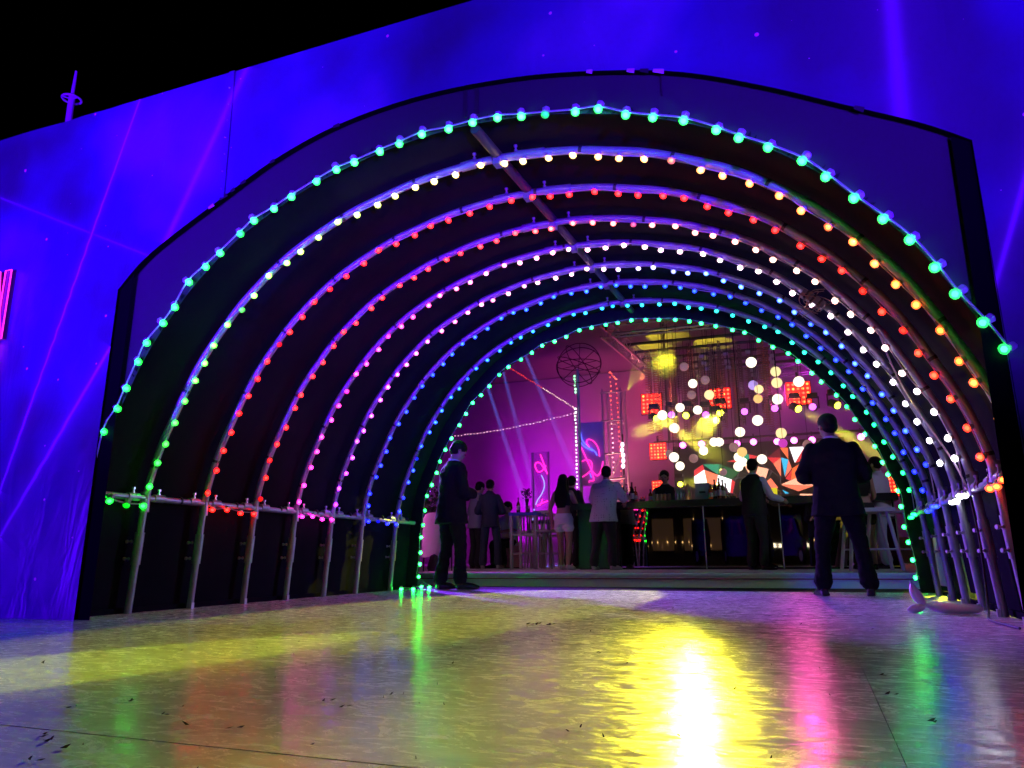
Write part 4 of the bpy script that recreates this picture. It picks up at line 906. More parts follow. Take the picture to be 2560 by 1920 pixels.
t = thing('vase', 'slim dark vase with a round bunch of leaves on the blue topped table', 'vase', (HT[0]-.02, 13.42, PZ+1.03))
MB().lathe([(.035, 0), (.03, .05), (.025, .18), (.045, .26)], 12).build('vessel', DARK, t)
mb = MB()
for k in range(110):
    v = Vector((rnd.gauss(0, 1), rnd.gauss(0, 1), rnd.gauss(0, 1))).normalized()*rnd.uniform(.04, .12); c = Vector((0, 0, .36))+v; e1 = Vector((rnd.uniform(-1, 1), rnd.uniform(-1, 1), rnd.uniform(-1, 1))).normalized()*.03; e2 = e1.orthogonal().normalized()*.012
    mb.poly([c-e1, c+e2, c+e1, c-e2])
mb.build('leaves', mat('dark_leaf', (.02, .035, .02), .6), t, smooth=False)
# flower bush at the left edge of the tunnel exit
fb = thing('flower_arrangement', 'tall dark arrangement of leaves and flowers beside the tunnel exit', 'plant', (at(1085, 1400, 11.6).x, 11.6, PZ))
MB().lathe([(.10, 0), (.12, .05), (.05, .3), (.04, .62)], 12).build('stand', DARK, fb)
mb = MB(); mf = MB()
for k in range(900):
    v = Vector((rnd.gauss(0, .20), rnd.gauss(0, .2), rnd.gauss(0, .24)))
    if v.length > .5: continue
    c = Vector((0, 0, .98))+v; e1 = Vector((rnd.uniform(-1, 1), rnd.uniform(-1, 1), rnd.uniform(-1, 1))).normalized()*rnd.uniform(.025, .05); e2 = e1.orthogonal().normalized()*.018
    (mf if k % 7 == 0 else mb).poly([c-e1, c+e2, c+e1, c-e2])
mb.build('leaves', mat('bush_leaf', (.03, .05, .03), .55), fb, smooth=False)['kind'] = 'stuff'; mf.build('petals', mat('petal', (.35, .12, .2), .6), fb, smooth=False)['kind'] = 'stuff'
# cloth covered chair
ch = thing('covered_chair', 'chair with a white cloth draped over its rounded back, glowing pink', 'chair', (at(1085, 1420, 11.2).x, 11.2, PZ), R(10))
CLO = mat('white_drape', (.72, .66, .70), .8)
mb = MB(); vs = []; fs = []
for j in range(9):
    for i in range(25):
        u = i/24*2*math.pi; z = .95-.68*j/8; r_ = (.21 if j else .17)+.012*math.sin(u*7+j*.3)*(j/8); zz = z-.03*(abs(math.cos(u))**3) if j < 2 else z-.05*math.sin(u*2)*(j/8)
        vs.append((r_*math.cos(u), .05*math.sin(u)*(1+.6*j/8), zz))
for j in range(8):
    for i in range(24): fs.append((j*25+i, j*25+i+1, (j+1)*25+i+1, (j+1)*25+i))
fs.append(tuple(range(24))); mb.add(vs, fs); mb.build('cover', CLO, ch)
MB().box((0, .24, .45), (.4, .42, .04)).build('seat', DARK, ch, smooth=False)
for sx in (-1, 1):
    MB().cyl((sx*.18, 0, 0), (sx*.17, 0, .9), .015, 8).build('leg', DARK, ch); MB().cyl((sx*.18, .42, 0), (sx*.17, .42, .45), .015, 8).build('leg', DARK, ch)
# high stools right
for k, (px, Y, rz) in enumerate(((2180, 11.4, .2), (2240, 11.9, -.3))):
    p = at(px, 1420, Y); t = thing('high_table', ('white splay legged high table with the dark haired woman leaning on it', 'white splay legged high table against the green lamp string')[k], 'table', (p.x, Y, PZ), rz)
    MB().box((0, 0, .80), (.62, .5, .05)).build('tabletop', WOOD, t, smooth=False)
    for sx in (-1, 1):
        for sy in (-1, 1): MB().cyl((sx*.22, sy*.17, .78), (sx*.33, sy*.24, 0), .025, 8).build('leg', WOOD, t)
    for sy in (-1, 1): MB().cyl((-.29, sy*.215, .28), (.29, sy*.215, .28), .014, 6).build('footrest', WOOD, t)

# ------------------------------------------------------------------ balloon on the floor
BAL = mat('balloon_rubber', (.80, .72, .84), .28, trans=.08, coat=.4)
b0 = Vector((0.70, 5.72, 0)); bl = thing('balloon_animal', 'white twisted balloon lying on the floor against the posts', 'balloon', b0)
def lobe(pts, rs, name):
    mb = MB(); P = catmull([(*p, r) for p, r in zip(pts, rs)], 6); mb.tube([p[:3] for p in P], [p[3] for p in P], 14); mb.build(name, BAL, bl)
lobe([(-.03, 0, .055), (-.06, 0, .09), (-.085, 0, .14), (-.095, 0, .185)], (.012, .034, .030, .010), 'lobe')
lobe([(-.03, 0, .05), (-.07, -.01, .035), (-.11, -.02, .026), (-.14, -.03, .018)], (.012, .028, .026, .008), 'lobe')
lobe([(-.03, 0, .055), (.05, -.005, .042), (.16, -.01, .034), (.26, .0, .032), (.30, .0, .03)], (.012, .036, .033, .028, .008), 'long_lobe')
MB().cyl((-.095, 0, .183), (-.1, 0, .205), .006, 8, .009).build('knot', BAL, bl)

# ------------------------------------------------------------------ litter on the floor
LIT = mat('dry_scrap', (.035, .03, .022), .8)
mb = MB()
def scrap(x, y, L_, w_, a):
    d = Vector((math.cos(a), math.sin(a), 0)); s_ = Vector((-d.y, d.x, 0)); c = Vector((x, y, .003)); k = rnd.uniform(.002, .010)
    f1, f2, f3 = rnd.uniform(-.6, .2), rnd.uniform(.2, 1.2), rnd.uniform(-.2, .5)
    mb.add([c-d*L_+s_*w_*rnd.uniform(-1, 1), c+d*L_*f1+s_*w_*f2, c+d*L_+s_*w_*rnd.uniform(-2, 2)+Vector((0, 0, k)), c+d*L_*f3-s_*w_*.5, c+d*L_*.1+Vector((0, 0, k*.6+.001))], [(0, 3, 4), (3, 2, 4), (2, 1, 4), (1, 0, 4)])
for k in range(120):
    y = 0.75+5.5*rnd.random()**2.0; x = rnd.uniform(-1.3, .55)*y*.55-.1-.25*y; scrap(x, y, rnd.choice((.003, .004, .005, .006, .009)), rnd.uniform(.0008, .0022), rnd.uniform(0, 6.3))
for (px, py) in ((110, 1660), (165, 1770), (120, 1840), (125, 1855), (190, 1870), (100, 1900), (415, 1788), (325, 1755), (2195, 1690), (2355, 1810), (2190, 1575), (1500, 1634), (2230, 1740), (990, 1590), (860, 1768), (590, 1820), (815, 1755)):
    x, y = gpt(px, py)
    for q in range(2): scrap(x+rnd.uniform(-.02, .02), y+rnd.uniform(-.02, .02), rnd.uniform(.006, .012), .002, rnd.uniform(-.4, .7))
x, y = gpt(1352, 1562)
for q in range(14): scrap(x+rnd.uniform(-.09, .09), y+rnd.uniform(-.05, .05), rnd.uniform(.008, .016), .002, rnd.uniform(-.5, .8))
tag(mb.build('floor_litter', LIT, smooth=False), 'small dry scraps and bits of leaf scattered over the white floor', 'litter', None, 'stuff')

# ------------------------------------------------------------------ drape and lamps added outside the right wall for yellow in the slits
t = thing('yellow_catch_drape', 'pale drape added outside the tunnel to show yellow light through the torn cloth', 'drape', (1.32, 7.6, -.03))
mb = MB(); vs = []; fs = []
for j in range(2):
    for i in range(41): vs.append((.03*math.sin(i*1.1), -1.3+i*.085, j*1.4))
for i in range(40): fs.append((i, i+1, 42+i, 41+i))
mb.add(vs, fs); mb.build('cloth', CLO, t); MB().cyl((0, -1.4, 1.4), (0, 2.15, 1.4), .02, 8).build('rail', STEEL, t)
for yy in (-1.38, 2.13): MB().cyl((0, yy, 0), (0, yy, 1.4), .02, 8).build('post', STEEL, t)
spot('added_slit_lamp', (1.24, 9.75, 1.25), (1.34, 9.35, .25), (.9, .95, .03), 60, 46, .5, .05)
spot('added_slit_lamp', (1.24, 9.0, 1.0), (1.31, 7.4, .15), (.9, .95, .03), 600, 46, .5, .05)

# ------------------------------------------------------------------ street behind the camera, seen in the mirrors
bd = thing('street_building', 'low shop building with lit windows across the street', 'building', (-3, -16, -.03))
MB().box((0, -2, 3), (30, 4, 6)).build('wall', mat('shop_wall', (.25, .22, .18), .8, noise_amt=.2), bd, smooth=False)
LITW = mat('lit_window', (.5, .4, .3), .3, emit=(1, .55, .25), estr=.05)
for k in range(6):
    o = MB().box((-12+k*4.4, .03, 1.5), (2.6, .06, 1.9)).build('window', DARK, bd, smooth=False); MB().box((-12+k*4.4, .07, 1.5), (2.4, .03, 1.7)).build('pane', LITW if k % 2 == 0 else GD, o, smooth=False)
MB().box((0, .25, 2.9), (30, .5, .12)).build('awning', DARK, bd, smooth=False)
WARM = mat('warm_shop_lamp', (.9, .7, .4), .3, emit=(1, .62, .25), estr=5)
for k in range(14): MB().ball((-6.5+k*.95+rnd.uniform(-.3, .3), .2, rnd.choice((.9, 1.1, 2.3))), (.07, .04, .05), None, 8, 6).build('shop_lamp', WARM, bd)
vn = thing('parked_van', 'dark parked van with lit headlamps on the street', 'van', (-2.2, -9, -.03), R(8))
VP = mat('van_paint', (.05, .045, .04), .2, coat=.8); 
mb = MB(); prof = [(-2.3, .35), (2.2, .35), (2.3, .8), (2.1, 1.0), (1.5, 1.15), (1.0, 1.85), (-2.2, 1.95), (-2.35, 1.2)]
n_ = len(prof); mb.add([(x, -.9, z) for x, z in prof]+[(x, .9, z) for x, z in prof], [tuple(range(n_))[::-1], tuple(range(n_, 2*n_))]+[(i, (i+1) % n_, n_+(i+1) % n_, n_+i) for i in range(n_)]); mb.build('body', VP, vn, smooth=False)
for x in (-1.9, -.9, .2): MB().box((x+.2, .905, 1.5), (.85, .02, .5)).build('window', GD, vn, smooth=False)
for x in (-1.5, 1.45):
    for sy in (-1, 1):
        wv = MB().cyl((x, sy*.75, .36), (x, sy*.95, .36), .36, 20).build('wheel', BLACK_TAPE, vn); MB().cyl((x, sy*.951, .36), (x, sy*.96, .36), .22, 16).build('rim', STEEL2, wv)
for sy in (-1, 1): MB().box((2.29, sy*.65, .78), (.06, .3, .16)).build('headlight', mat('headlamp', (.9,)*3, .2, emit=(1, .9, .7), estr=6), vn, smooth=False)
#@@PEOPLE
# ------------------------------------------------------------------ people
WORK = bpy.data.scenes.new('work')
def fuse(mb, name, m, voxel, parent, smooth_it=6, wr=0.0, wr_scale=9.0, seed=0.0):
    """weld overlapping solids into one continuous skin"""
    me = mb.mesh('tmp', None, False); o = bpy.data.objects.new('tmp', me); WORK.collection.objects.link(o)
    r_ = o.modifiers.new('r', 'REMESH'); r_.mode = 'VOXEL'; r_.voxel_size = voxel; r_.use_smooth_shade = True
    s_ = o.modifiers.new('s', 'SMOOTH'); s_.factor = 0.5; s_.iterations = smooth_it
    WORK.view_layers[0].update(); dg = WORK.view_layers[0].depsgraph; ev = o.evaluated_get(dg); nm = bpy.data.meshes.new_from_object(ev)
    bpy.data.objects.remove(o); bpy.data.meshes.remove(me)
    if wr:
        nv_ = len(nm.vertices); buf = [0.0]*(3*nv_); nm.vertex_normals.foreach_get('vector', buf)
        nb = [0.0]*(3*nv_); nm.vertices.foreach_get('co', nb)
        for q in range(nv_):
            c = Vector(nb[3*q:3*q+3]); h = noise.noise(Vector((c.x*wr_scale, c.y*wr_scale, c.z*wr_scale*1.6+seed))) + .5*noise.noise(Vector((c.x*2.3*wr_scale, c.y*2.3*wr_scale, c.z*3*wr_scale+seed)))
            for j in (0, 1, 2): nb[3*q+j] += buf[3*q+j]*h*wr
        nm.vertices.foreach_set('co', nb); nm.update()
    nm.materials.clear(); nm.materials.append(m); nm.polygons.foreach_set('use_smooth', [True]*len(nm.polygons)); nm.name = name
    return link(name, nm, parent)
def limb(mb, pts, rs, n=12):
    P = catmull([(*p, r) for p, r in zip(pts, rs)], 4)
    mb.tube([p[:3] for p in P], [p[3] for p in P], n)
    mb.ball(Vector(pts[0]), rs[0]*.98, None, 10, 6); mb.ball(Vector(pts[-1]), rs[-1]*.98, None, 10, 6)
def torso(mb, rings, n=20):
    """rings of (centre xyz, half width, half depth, turn)"""
    vs = []; fs = []; m_ = len(rings)
    for (c, rx, ry, tw) in rings:
        for k in range(n):
            a = 2*math.pi*k/n; ca, sa = math.cos(a), math.sin(a); e_ = 0.82
            x = rx*math.copysign(abs(ca)**e_, ca); y = ry*math.copysign(abs(sa)**e_, sa)
            vs.append((c[0]+x*math.cos(tw)-y*math.sin(tw), c[1]+x*math.sin(tw)+y*math.cos(tw), c[2]))
    for i in range(m_-1):
        for k in range(n): fs.append((i*n+k, i*n+(k+1) % n, (i+1)*n+(k+1) % n, (i+1)*n+k))
    fs.append(tuple(range(n))[::-1]); fs.append(tuple((m_-1)*n+k for k in range(n)))
    mb.add(vs, fs)
SKIN = mat('skin', (.36, .20, .14), .55, noise_amt=.15, noise_scale=6); HAIRM = mat('black_hair', (.005, .004, .004), .6, bump=.4, bump_scale=90, spec=.15)
def lerp(a, b, t): return tuple(a[i]+(b[i]-a[i])*t for i in range(3))
def hand(mb, w_, d, side, curl=.9):
    """palm and five fingers from the wrist along d"""
    d = Vector(d).normalized(); up = Vector((0, 0, 1)) if abs(d.z) < .85 else Vector((0, 1, 0)); s_ = d.cross(up).normalized(); nrm = s_.cross(d).normalized(); w_ = Vector(w_)
    mb.tube([w_, w_+d*.045, w_+d*.085], [.022, .036, .034], 8)
    for q, (o, L_) in enumerate(((-.027, .066), (-.009, .076), (.009, .072), (.027, .056))):
        b0 = w_+d*.08+s_*o; b1 = b0+d*L_*.45-nrm*.006; b2 = b1+(d*math.cos(curl)-nrm*math.sin(curl))*L_*.35; b3 = b2+(d*math.cos(curl*1.8)-nrm*math.sin(curl*1.8))*L_*.3
        mb.tube([b0-d*.02, b0, b1, b2, b3], [.0085, .0092, .0088, .008, .006], 7)
    t0 = w_+d*.03-s_*side*.026; mb.tube([t0, t0+d*.03-s_*side*.024-nrm*.008, t0+d*.058-s_*side*.026-nrm*.02], [.012, .0105, .007], 7)
def person(label, loc, rz, H=1.75, outfit='suit', arms=((None, None), (None, None)), feet=((-.11, 0), (.11, 0)), head=(0, 0), lean=(0, 0), seat=None, cols=None, hair='short', vox=.009, build=1.0, group=None):
    """local frame: x to the right hand, y forward, z up; lengths for a 1.75 m figure then scaled"""
    root = thing('person', label, 'person', loc, rz, group); k = H/1.75; root.scale = (k, k, k)
    hipz = .93 if seat is None else seat+.06
    hipy = 0
    lx, ly = lean
    def up(z):                                            # lean of the trunk above the hips
        t = max(0, z-hipz)/.6; return (lx*t, hipy+ly*t)
    shz = hipz+.50
    def T(x, y, z): a = up(z); return (x+a[0], y+a[1], z)
    sh = [T(-.170*build, 0, shz-.02), T(.170*build, 0, shz-.02)]
    hp = [(-.092, hipy, hipz), (.092, hipy, hipz)]
    kn, an = [], []
    for i, s in ((0, -1), (1, 1)):
        fx, fy = feet[i]
        if seat is None: kn.append((fx*.6+s*.045, fy*.5+.025, .50)); an.append((fx, fy-.02, .085))
        else: kn.append((s*.12, .42, seat+.02)); an.append((s*.12, fy+.38, .085 if seat < .6 else .26))
    el, wr = [], []
    for i, s in ((0, -1), (1, 1)):
        e_, w_ = arms[i]
        el.append(T(*e_) if e_ else T(s*.255*build, -.03, shz-.29)); wr.append(T(*w_) if w_ else T(s*.245*build, .06, shz-.55))
    neck = T(0, 0.0, shz+.04); hx, hy = head; hc = (neck[0]+.02*hx+math.sin(hx)*.02, neck[1]+.035+math.sin(hy)*.05, shz+.215-.02*abs(math.sin(hy)))
    Mh = Matrix.Translation(hc) @ Matrix.Rotation(-hx, 4, 'Z') @ Matrix.Rotation(-hy, 4, 'X')
    def hd(p): return Mh @ Vector(p)
    Mr = Mh.to_3x3().to_4x4()
    c = dict(skin=SKIN, hair=HAIRM); c.update(cols or {})
    # ---- body: one continuous skin
    mb = MB()
    mb.ball(hd((0, -.008, .03)), (.076, .096, .088), Mr, 16, 10); mb.ball(hd((0, .022, -.035)), (.058, .066, .075), Mr, 14, 9)
    mb.ball(hd((0, .085, -.03)), (.013, .018, .022), Mr, 8, 6); mb.ball(hd((0, .072, -.085)), (.024, .016, .012), Mr, 8, 6)
    for s in (-1, 1):
        mb.ball(hd((s*.078, -.008, -.012)), (.012, .02, .033), Mr, 8, 6); mb.ball(hd((s*.03, .078, .012)), (.022, .012, .008), Mr, 8, 6)
    limb(mb, [lerp(neck, (neck[0], neck[1], neck[2]-.08), 1), neck, tuple(hd((0, -.012, -.06)))], [.062, .054, .052])
    a_ = up(shz); b_ = up(hipz+.25)
    torso(mb, [((hp[0][0]+.092, hipy, hipz-.09), .15*build, .10*build, 0), ((0, hipy, hipz+.03), .165*build, .11*build, 0), ((b_[0]*.6, hipy+(b_[1]-hipy)*.6, hipz+.17), .135*build, .095*build, 0), ((b_[0], b_[1], hipz+.30), .155*build, .11*build, 0), (T(0, 0, hipz+.44), .175*build, .105*build, 0), (T(0, 0, shz+.03), .13*build, .075, 0), (T(0, 0, shz+.075), .06, .055, 0)])
    for i, s in ((0, -1), (1, 1)):
        limb(mb, [sh[i], lerp(sh[i], el[i], .5), el[i], lerp(el[i], wr[i], .45), wr[i]], [.056, .050, .041, .040, .027]); hand(mb, wr[i], Vector(wr[i])-Vector(el[i]), s)
        limb(mb, [hp[i], lerp(hp[i], kn[i], .5), kn[i], lerp(kn[i], an[i], .4), an[i]], [.088, .076, .056, .055, .037])
        A = Vector(an[i]); fw_ = Vector((s*.22, 1, 0)).normalized()
        mb.tube([A+Vector((0, -.035, -.045)), A+fw_*.06+Vector((0, 0, -.045)), A+fw_*.14+Vector((0, 0, -.06)), A+fw_*.19+Vector((0, 0, -.065))], [.034, .038, .034, .018], 10)
    fuse(mb, 'body', c['skin'], vox, root, 3)
    # ---- hair
    mb = MB()
    if hair == 'short':
        mb.ball(hd((0, -.02, .048)), (.090, .106, .090), Mr, 16, 10); mb.ball(hd((0, -.052, -.012)), (.079, .070, .066), Mr, 12, 8)
    else:
        mb.ball(hd((0, -.02, .045)), (.09, .102, .09), Mr, 16, 10)
        L0 = hd((0, -.065, .04)); zb = shz-(.30 if hair == 'long' else .12)
        pts = [tuple(L0), (L0.x, L0.y-.03, shz+.12), (neck[0], neck[1]-.085, shz), (up(shz-.15)[0], up(shz-.15)[1]-.115*build, (shz+zb)/2), (up(zb)[0], up(zb)[1]-.115*build, zb)]
        P = [Vector(p) for p in pts]; rings = []
        for j, p in enumerate(P): rings.append((tuple(p), (.085, .10, .135, .14, .085)[j], (.05, .055, .045, .035, .018)[j], 0))
        torso(mb, rings, 16)
        for s in (-1, 1): limb(mb, [tuple(hd((s*.075, -.02, .03))), tuple(hd((s*.085, -.02, -.08))), (neck[0]+s*.11, neck[1]-.05, shz-.02)], [.03, .035, .03], 8)
    fuse(mb, 'hair', c['hair'], .011, root, 3, .003, 40)
    # ---- eyes and mouth
    for s in (-1, 1):
        MB().ball((0, 0, 0), (.013, .006, .007), None, 8, 6).build('eye', mat('eye_dark', (.03, .02, .02), .2), root, hd((s*.031, .0855, .0)))
    MB().ball((0, 0, 0), (.022, .006, .005), None, 8, 6).build('mouth', mat('lip', (.25, .08, .07), .5), root, hd((0, .084, -.078)))
    # ---- clothing
    def sleeves(mb, grow, to=1.0):
        for i in (0, 1):
            if to >= 1: limb(mb, [sh[i], lerp(sh[i], el[i], .5), el[i], lerp(el[i], wr[i], .5), lerp(el[i], wr[i], .96)], [.058+grow*.8, .058+grow*.8, .055+grow, .049+grow, .040+grow])
            else: limb(mb, [sh[i], lerp(sh[i], el[i], .45), lerp(sh[i], el[i], .85)], [.064+grow, .064+grow, .060+grow])
    def top(grow, hem, name, m, sl=1.0, wr_=.004, flare=0.0):
        mb = MB(); B = build
        r = [((0, hipy, hem), (.178+flare)*B+grow, (.128+flare*.6)*B+grow, 0), ((0, hipy, max(hem+.02, hipz+.02)), .176*B+grow, .126*B+grow, 0), ((up(hipz+.18)[0], up(hipz+.18)[1], hipz+.18), .158*B+grow, .116*B+grow, 0), ((up(hipz+.32)[0], up(hipz+.32)[1], hipz+.32), .172*B+grow, .122*B+grow, 0), (T(0, 0, hipz+.44), .188*B+grow, .112*B+grow, 0), (T(0, 0, shz+.015), .165*B+grow, .09+grow, 0), (T(0, 0, shz+.06), .085+grow, .07+grow, 0), (T(0, 0, shz+.085), .064+grow, .06+grow, 0)]
        torso(mb, r)
        if sl: sleeves(mb, grow, sl)
        return fuse(mb, name, m, vox*1.25, root, 4, wr_, 8, loc[0])
    def legs(grow, name, m, to=1.0, flare=.0, wr_=.004):
        mb = MB(); torso(mb, [((0, hipy, hipz-.10), .15*build+grow, .112*build+grow, 0), ((0, hipy, hipz-.02), .165*build+grow, .118*build+grow, 0), ((0, hipy, hipz+.10), .155*build+grow, .108*build+grow, 0)])
        for i in (0, 1):
            A = (an[i][0], an[i][1], an[i][2]+.035)
            if to >= 1: limb(mb, [hp[i], lerp(hp[i], kn[i], .5), kn[i], lerp(kn[i], A, .5), lerp(kn[i], A, .93), A], [.094*build+grow, .086*build+grow, .070+grow, .066+grow, .064+grow+flare, .060+grow+flare])
            else: limb(mb, [hp[i], lerp(hp[i], kn[i], to*.6), lerp(hp[i], kn[i], to)], [.098*build+grow, .092*build+grow, .088+grow+flare])
        return fuse(mb, name, m, vox*1.25, root, 3, wr_, 10, loc[0]+5)
    def shoes(m, heel=False):
        for i, s in ((0, -1), (1, 1)):
            A = Vector(an[i]); fw_ = Vector((s*.22, 1, 0)).normalized(); mb = MB(); g_ = .008; z = A.z-.085
            mb.tube([A+Vector((0, -.055, -.035)), A+Vector((0, -.02, -.03)), A+fw_*.06+Vector((0, 0, -.042)), A+fw_*.15+Vector((0, 0, -.052)), A+fw_*.235+Vector((0, 0, -.06))], [.030, .044, .044, .040, .018], 12)
            mb.box(A+fw_*.085+Vector((0, 0, -.072)), (.075, .27, .022), None, -s*.22)
            so = fuse(mb, 'shoe', m, .009, root, 3)
            if heel: MB().cyl(A+Vector((0, -.05, -.03)), A+Vector((0, -.055, -.085)), .012, 6).build('heel', m, so)
    def collar(m):
        nb = T(0, 0.0, shz+.075); tp = Vector(hd((0, -.012, -.088)))
        mb = MB(); pts = []
        for k_ in range(20):
            a = 2*math.pi*k_/20; pts.append((nb[0]+.062*math.cos(a), nb[1]+.004+.062*math.sin(a), shz+.088-.012*math.sin(a)))
        mb.tube(pts, .013, 6, closed=True); mb.build('collar', m, root)
    black = mat('black_shoe', (.01, .01, .01), .25)
    if outfit == 'suit':
        legs(.006, 'trousers', c['trousers'], 1.0, .016, .010); top(.022, hipz-.17, 'jacket', c['jacket'], 1.0, .009, .03); collar(mat('shirt_white', (.75,)*3, .6)); shoes(black)
        MB().box((0, hipy-.16, hipz-.08), (.004, .012, .18)).build('vent', BLACK_TAPE, root, smooth=False)
        for i in (0, 1):
            d = (Vector(wr[i])-Vector(el[i])).normalized(); MB().cyl(Vector(wr[i])-d*.03, Vector(wr[i])+d*.012, .036, 12).build('shirt_cuff', mat('shirt_white', (.75,)*3, .6), root)
    elif outfit == 'vest':
        legs(.006, 'trousers', c['trousers'], 1.0, .01, .005); top(.004, hipz-.02, 'shirt', c['shirt'], 1.0, .005); 
        vs = top(.016, hipz-.07, 'vest', c['vest'], 0, .003); collar(c['shirt']); shoes(black)
        MB().tube([(.19*math.cos(a), hipy+.137*math.sin(a), hipz-.05) for a in [q*math.pi/12 for q in range(24)]], .012, 6, closed=True).build('apron_tie', c['shirt'], root)
    elif outfit == 'shirt':
        legs(.010, 'trousers', c['trousers'], 1.0, .012, .006); top(.016, hipz-.12, 'shirt', c['shirt'], c.get('sleeve', .5), .006, .02); collar(c['shirt']); shoes(c.get('shoes', black))
    elif outfit == 'crop':
        legs(.012, 'shorts', c['shorts'], .38, .012, .003); shoes(c.get('shoes', black), True)
        mb = MB(); torso(mb, [((up(hipz+.24)[0], up(hipz+.24)[1], hipz+.24), .158*build, .112*build, 0), ((up(hipz+.34)[0], up(hipz+.34)[1], hipz+.34), .172*build, .122*build, 0), (T(0, 0, hipz+.44), .182*build, .112*build, 0), (T(0, 0, shz+.01), .16*build, .085, 0), (T(0, 0, shz+.045), .09, .07, 0)]); fuse(mb, 'top', c['top'], vox*1.2, root, 3, .002)
    return root
NAVY = mat('navy_suit', (.0085, .009, .011), .8, bump=.15, bump_scale=140, spec=.06); NAVYT = mat('navy_trousers', (.008, .0085, .010), .8, spec=.06)
BLK = mat('black_cotton', (.012, .012, .014), .75, spec=.3); WSH = mat('white_shirt', (.62, .62, .66), .7)
def dotted_shirt():
    m = mat('dotted_shirt', (.42, .42, .45), .7); t = m.node_tree; b = t.nodes['Principled BSDF']; tc = t.nodes.new('ShaderNodeTexCoord'); v = t.nodes.new('ShaderNodeTexVoronoi'); v.inputs['Scale'].default_value = 22; v.inputs['Randomness'].default_value = .35
    t.links.new(tc.outputs['Object'], v.inputs['Vector']); r_ = t.nodes.new('ShaderNodeValToRGB'); r_.color_ramp.elements[0].position = .16; r_.color_ramp.elements[0].color = (.06, .06, .09, 1); r_.color_ramp.elements[1].position = .22; r_.color_ramp.elements[1].color = (.42, .42, .46, 1)
    t.links.new(v.outputs['Distance'], r_.inputs[0]); t.links.new(r_.outputs[0], b.inputs['Base Color']); return m
FRONT = (((-.265, .02, 1.13), (-.06, .24, 1.10)), ((.265, .02, 1.13), (.06, .25, 1.12)))
FOLD = (((-.285, .03, 1.15), (-.02, .24, 1.17)), ((.285, .03, 1.15), (.02, .25, 1.14)))
person('suited man with bowed head standing before the step beside the green lamp edge', (-4.14, 8.50, 0), R(-40), 1.82, 'suit', FRONT, ((-.13, -.06), (.13, .08)), (.15, .55), (0, .03), None, dict(jacket=NAVY, trousers=NAVYT), 'short', .008, 1.08)
person('suited man seen from behind with folded arms and feet apart in front of the bar', (0.28, 7.80, 0), R(6), 1.70, 'suit', FOLD, ((-.20, 0), (.21, 0)), (-.45, .05), (0, 0), None, dict(jacket=NAVY, trousers=NAVYT), 'short', .008, 1.12)
def spot_p(px, Y): return (at(px, 1420, Y).x, Y, PZ)
person('man in black with a pale shirt beside the person in navy', spot_p(1190, 13.7), R(-30), 1.68, 'shirt', FRONT, ((-.1, 0), (.1, 0)), (0, .3), (.02, .05), None, dict(shirt=mat('grey_shirt', (.16, .16, .22), .7), trousers=BLK, sleeve=1.0))
person('person in navy top and jeans seen from behind by the round stand', spot_p(1226, 13.6), R(12), 1.70, 'shirt', FRONT, ((-.15, 0), (.16, 0)), (.1, .25), (-.02, .04), None, dict(shirt=mat('navy_top', (.012, .018, .038), .75), trousers=mat('dark_jeans', (.018, .028, .06), .8), sleeve=1.0, shoes=mat('grey_shoe', (.25,)*3, .6)), 'short', build=.92)
person('seated man in a white short sleeved shirt facing the guests', (at(1274, 1300, 14.3).x, 14.3, PZ), R(165), 1.70, 'shirt', (((-.25, .10, .78), (-.06, .30, .74)), ((.25, .10, .78), (.06, .30, .80))), ((-.1, 0), (.1, 0)), (.2, .15), (0, .03), .46, dict(shirt=WSH, trousers=BLK, sleeve=.5))
t = thing('pink_pouffe', 'pink lit cloth covered seat under the man in white', 'seat', (at(1274, 1300, 14.3).x, 14.32, PZ))
MB().lathe([(.26, 0), (.25, .05), (.24, .38), (.21, .44), (.12, .46)], 20).build('cover', mat('pink_lit_cloth', (.75, .30, .42), .8), t); MB().lathe([(.265, .0), (.265, .02)], 20).build('base', DARK, t)  # pink light on the seat is put into the cover colour
person('woman with long black hair, crop top and white shorts at the bar end', spot_p(1412, 12.6), R(-6), 1.62, 'crop', (((-.27, .0, 1.13), (-.255, .04, .87)), ((.26, .06, 1.14), (.20, .26, 1.05))), ((-.07, .03), (.09, -.04)), (-.1, 0), (0, 0), None, dict(top=BLK, shorts=mat('white_denim', (.60, .58, .62), .75), shoes=mat('pale_heels', (.55, .5, .5), .4)), 'long', build=.92)
person('dark haired guest in black mostly hidden behind the long haired woman', spot_p(1432, 13.3), R(-25), 1.66, 'shirt', FRONT, ((-.1, 0), (.1, 0)), (-.3, .1), (0, .02), None, dict(shirt=BLK, trousers=BLK, sleeve=.5))
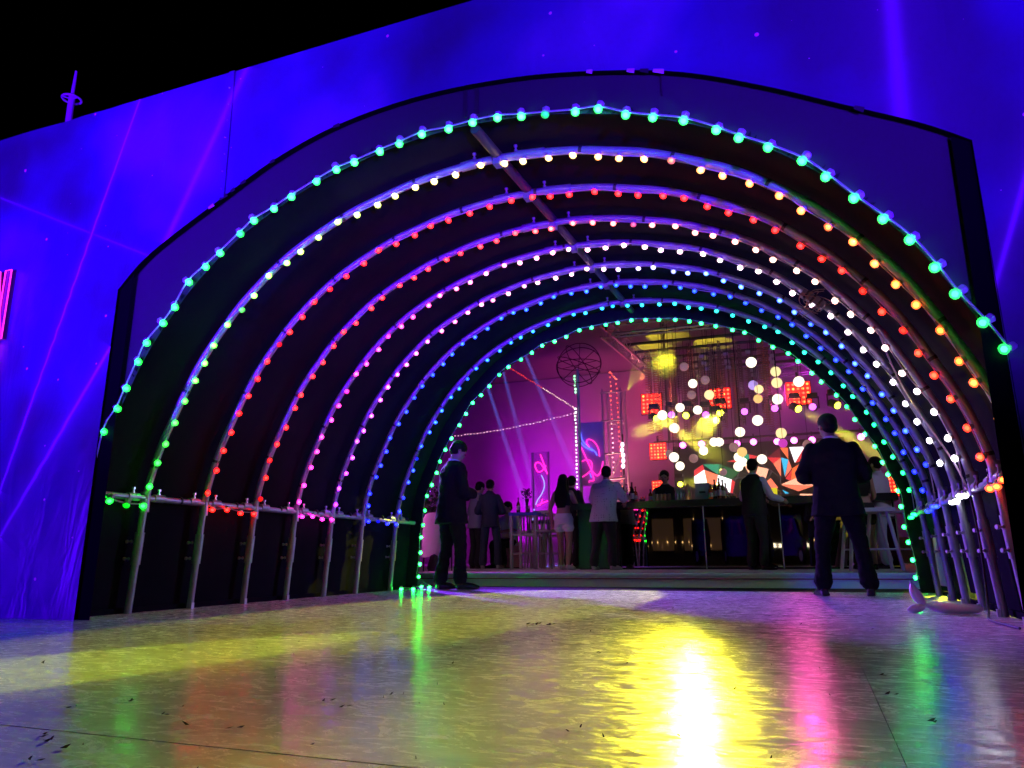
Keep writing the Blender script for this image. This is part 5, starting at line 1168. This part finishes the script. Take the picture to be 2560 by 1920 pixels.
person('heavy man in a white dotted shirt leaning on the bar', spot_p(1513, 12.05), R(-14), 1.66, 'shirt', (((-.30, .10, 1.16), (-.22, .34, 1.12)), ((.31, .14, 1.16), (.20, .36, 1.13))), ((-.17, -.05), (.13, .05)), (-.5, .1), (.06, .06), None, dict(shirt=dotted_shirt(), trousers=BLK, sleeve=.75, shoes=mat('grey_shoe', (.25,)*3, .6)), 'short', .009, 1.22)
person('barman in dark vest and tie facing out from behind the bar', (at(1668, 1300, 13.75).x, 13.75, PZ), R(180), 1.72, 'vest', FRONT, ((-.1, 0), (.1, 0)), (0, .1), (0, .02), None, dict(shirt=mat('dim_shirt', (.30, .30, .32), .7), vest=BLK, trousers=BLK))
person('waiter in black vest and white shirt sleeves reaching along the bar', spot_p(1898, 11.95), R(-38), 1.64, 'vest', (((-.25, .03, 1.14), (-.12, .30, 1.12)), ((.27, .10, 1.15), (.26, .36, 1.10))), ((-.13, 0), (.13, 0)), (-.3, .05), (0, .02), None, dict(shirt=WSH, vest=BLK, trousers=BLK), 'short', .009, 1.12)
person('dark haired woman in black leaning on the splay legged table', spot_p(2172, 12.0), R(14), 1.60, 'crop', (((-.24, .12, 1.14), (-.12, .34, 1.06)), ((.24, .12, 1.14), (.12, .34, 1.06))), ((-.08, 0), (.1, .02)), (.2, .1), (0, .04), None, dict(top=BLK, shorts=BLK), 'long', build=.98)
person('guest in a white shirt and pale trousers behind the splay legged tables', spot_p(2225, 12.7), R(60), 1.66, 'shirt', FRONT, ((-.1, 0), (.1, 0)), (.1, .1), (0, .02), None, dict(shirt=WSH, trousers=mat('pale_jeans', (.35, .45, .55), .8), sleeve=.5))

bpy.data.scenes.remove(WORK)
# ------------------------------------------------------------------ stage smoke
sm = MB().box((-5, 20.35, 3.0), (40, 11.1, 7.85)).build('smoke', None, smooth=False); sm['kind'] = 'stuff'; tag(sm, 'thin stage smoke filling the party area beyond the tunnel', 'smoke')
vm = bpy.data.materials.new('stage_smoke'); vm.use_nodes = True; vt = vm.node_tree; vt.nodes.clear()
pv = vt.nodes.new('ShaderNodeVolumePrincipled'); pv.inputs['Color'].default_value = (.9, .88, .9, 1); pv.inputs['Density'].default_value = 0.065; pv.inputs['Anisotropy'].default_value = 0.25
vo_ = vt.nodes.new('ShaderNodeOutputMaterial'); vt.links.new(pv.outputs[0], vo_.inputs['Volume']); sm.data.materials.append(vm)
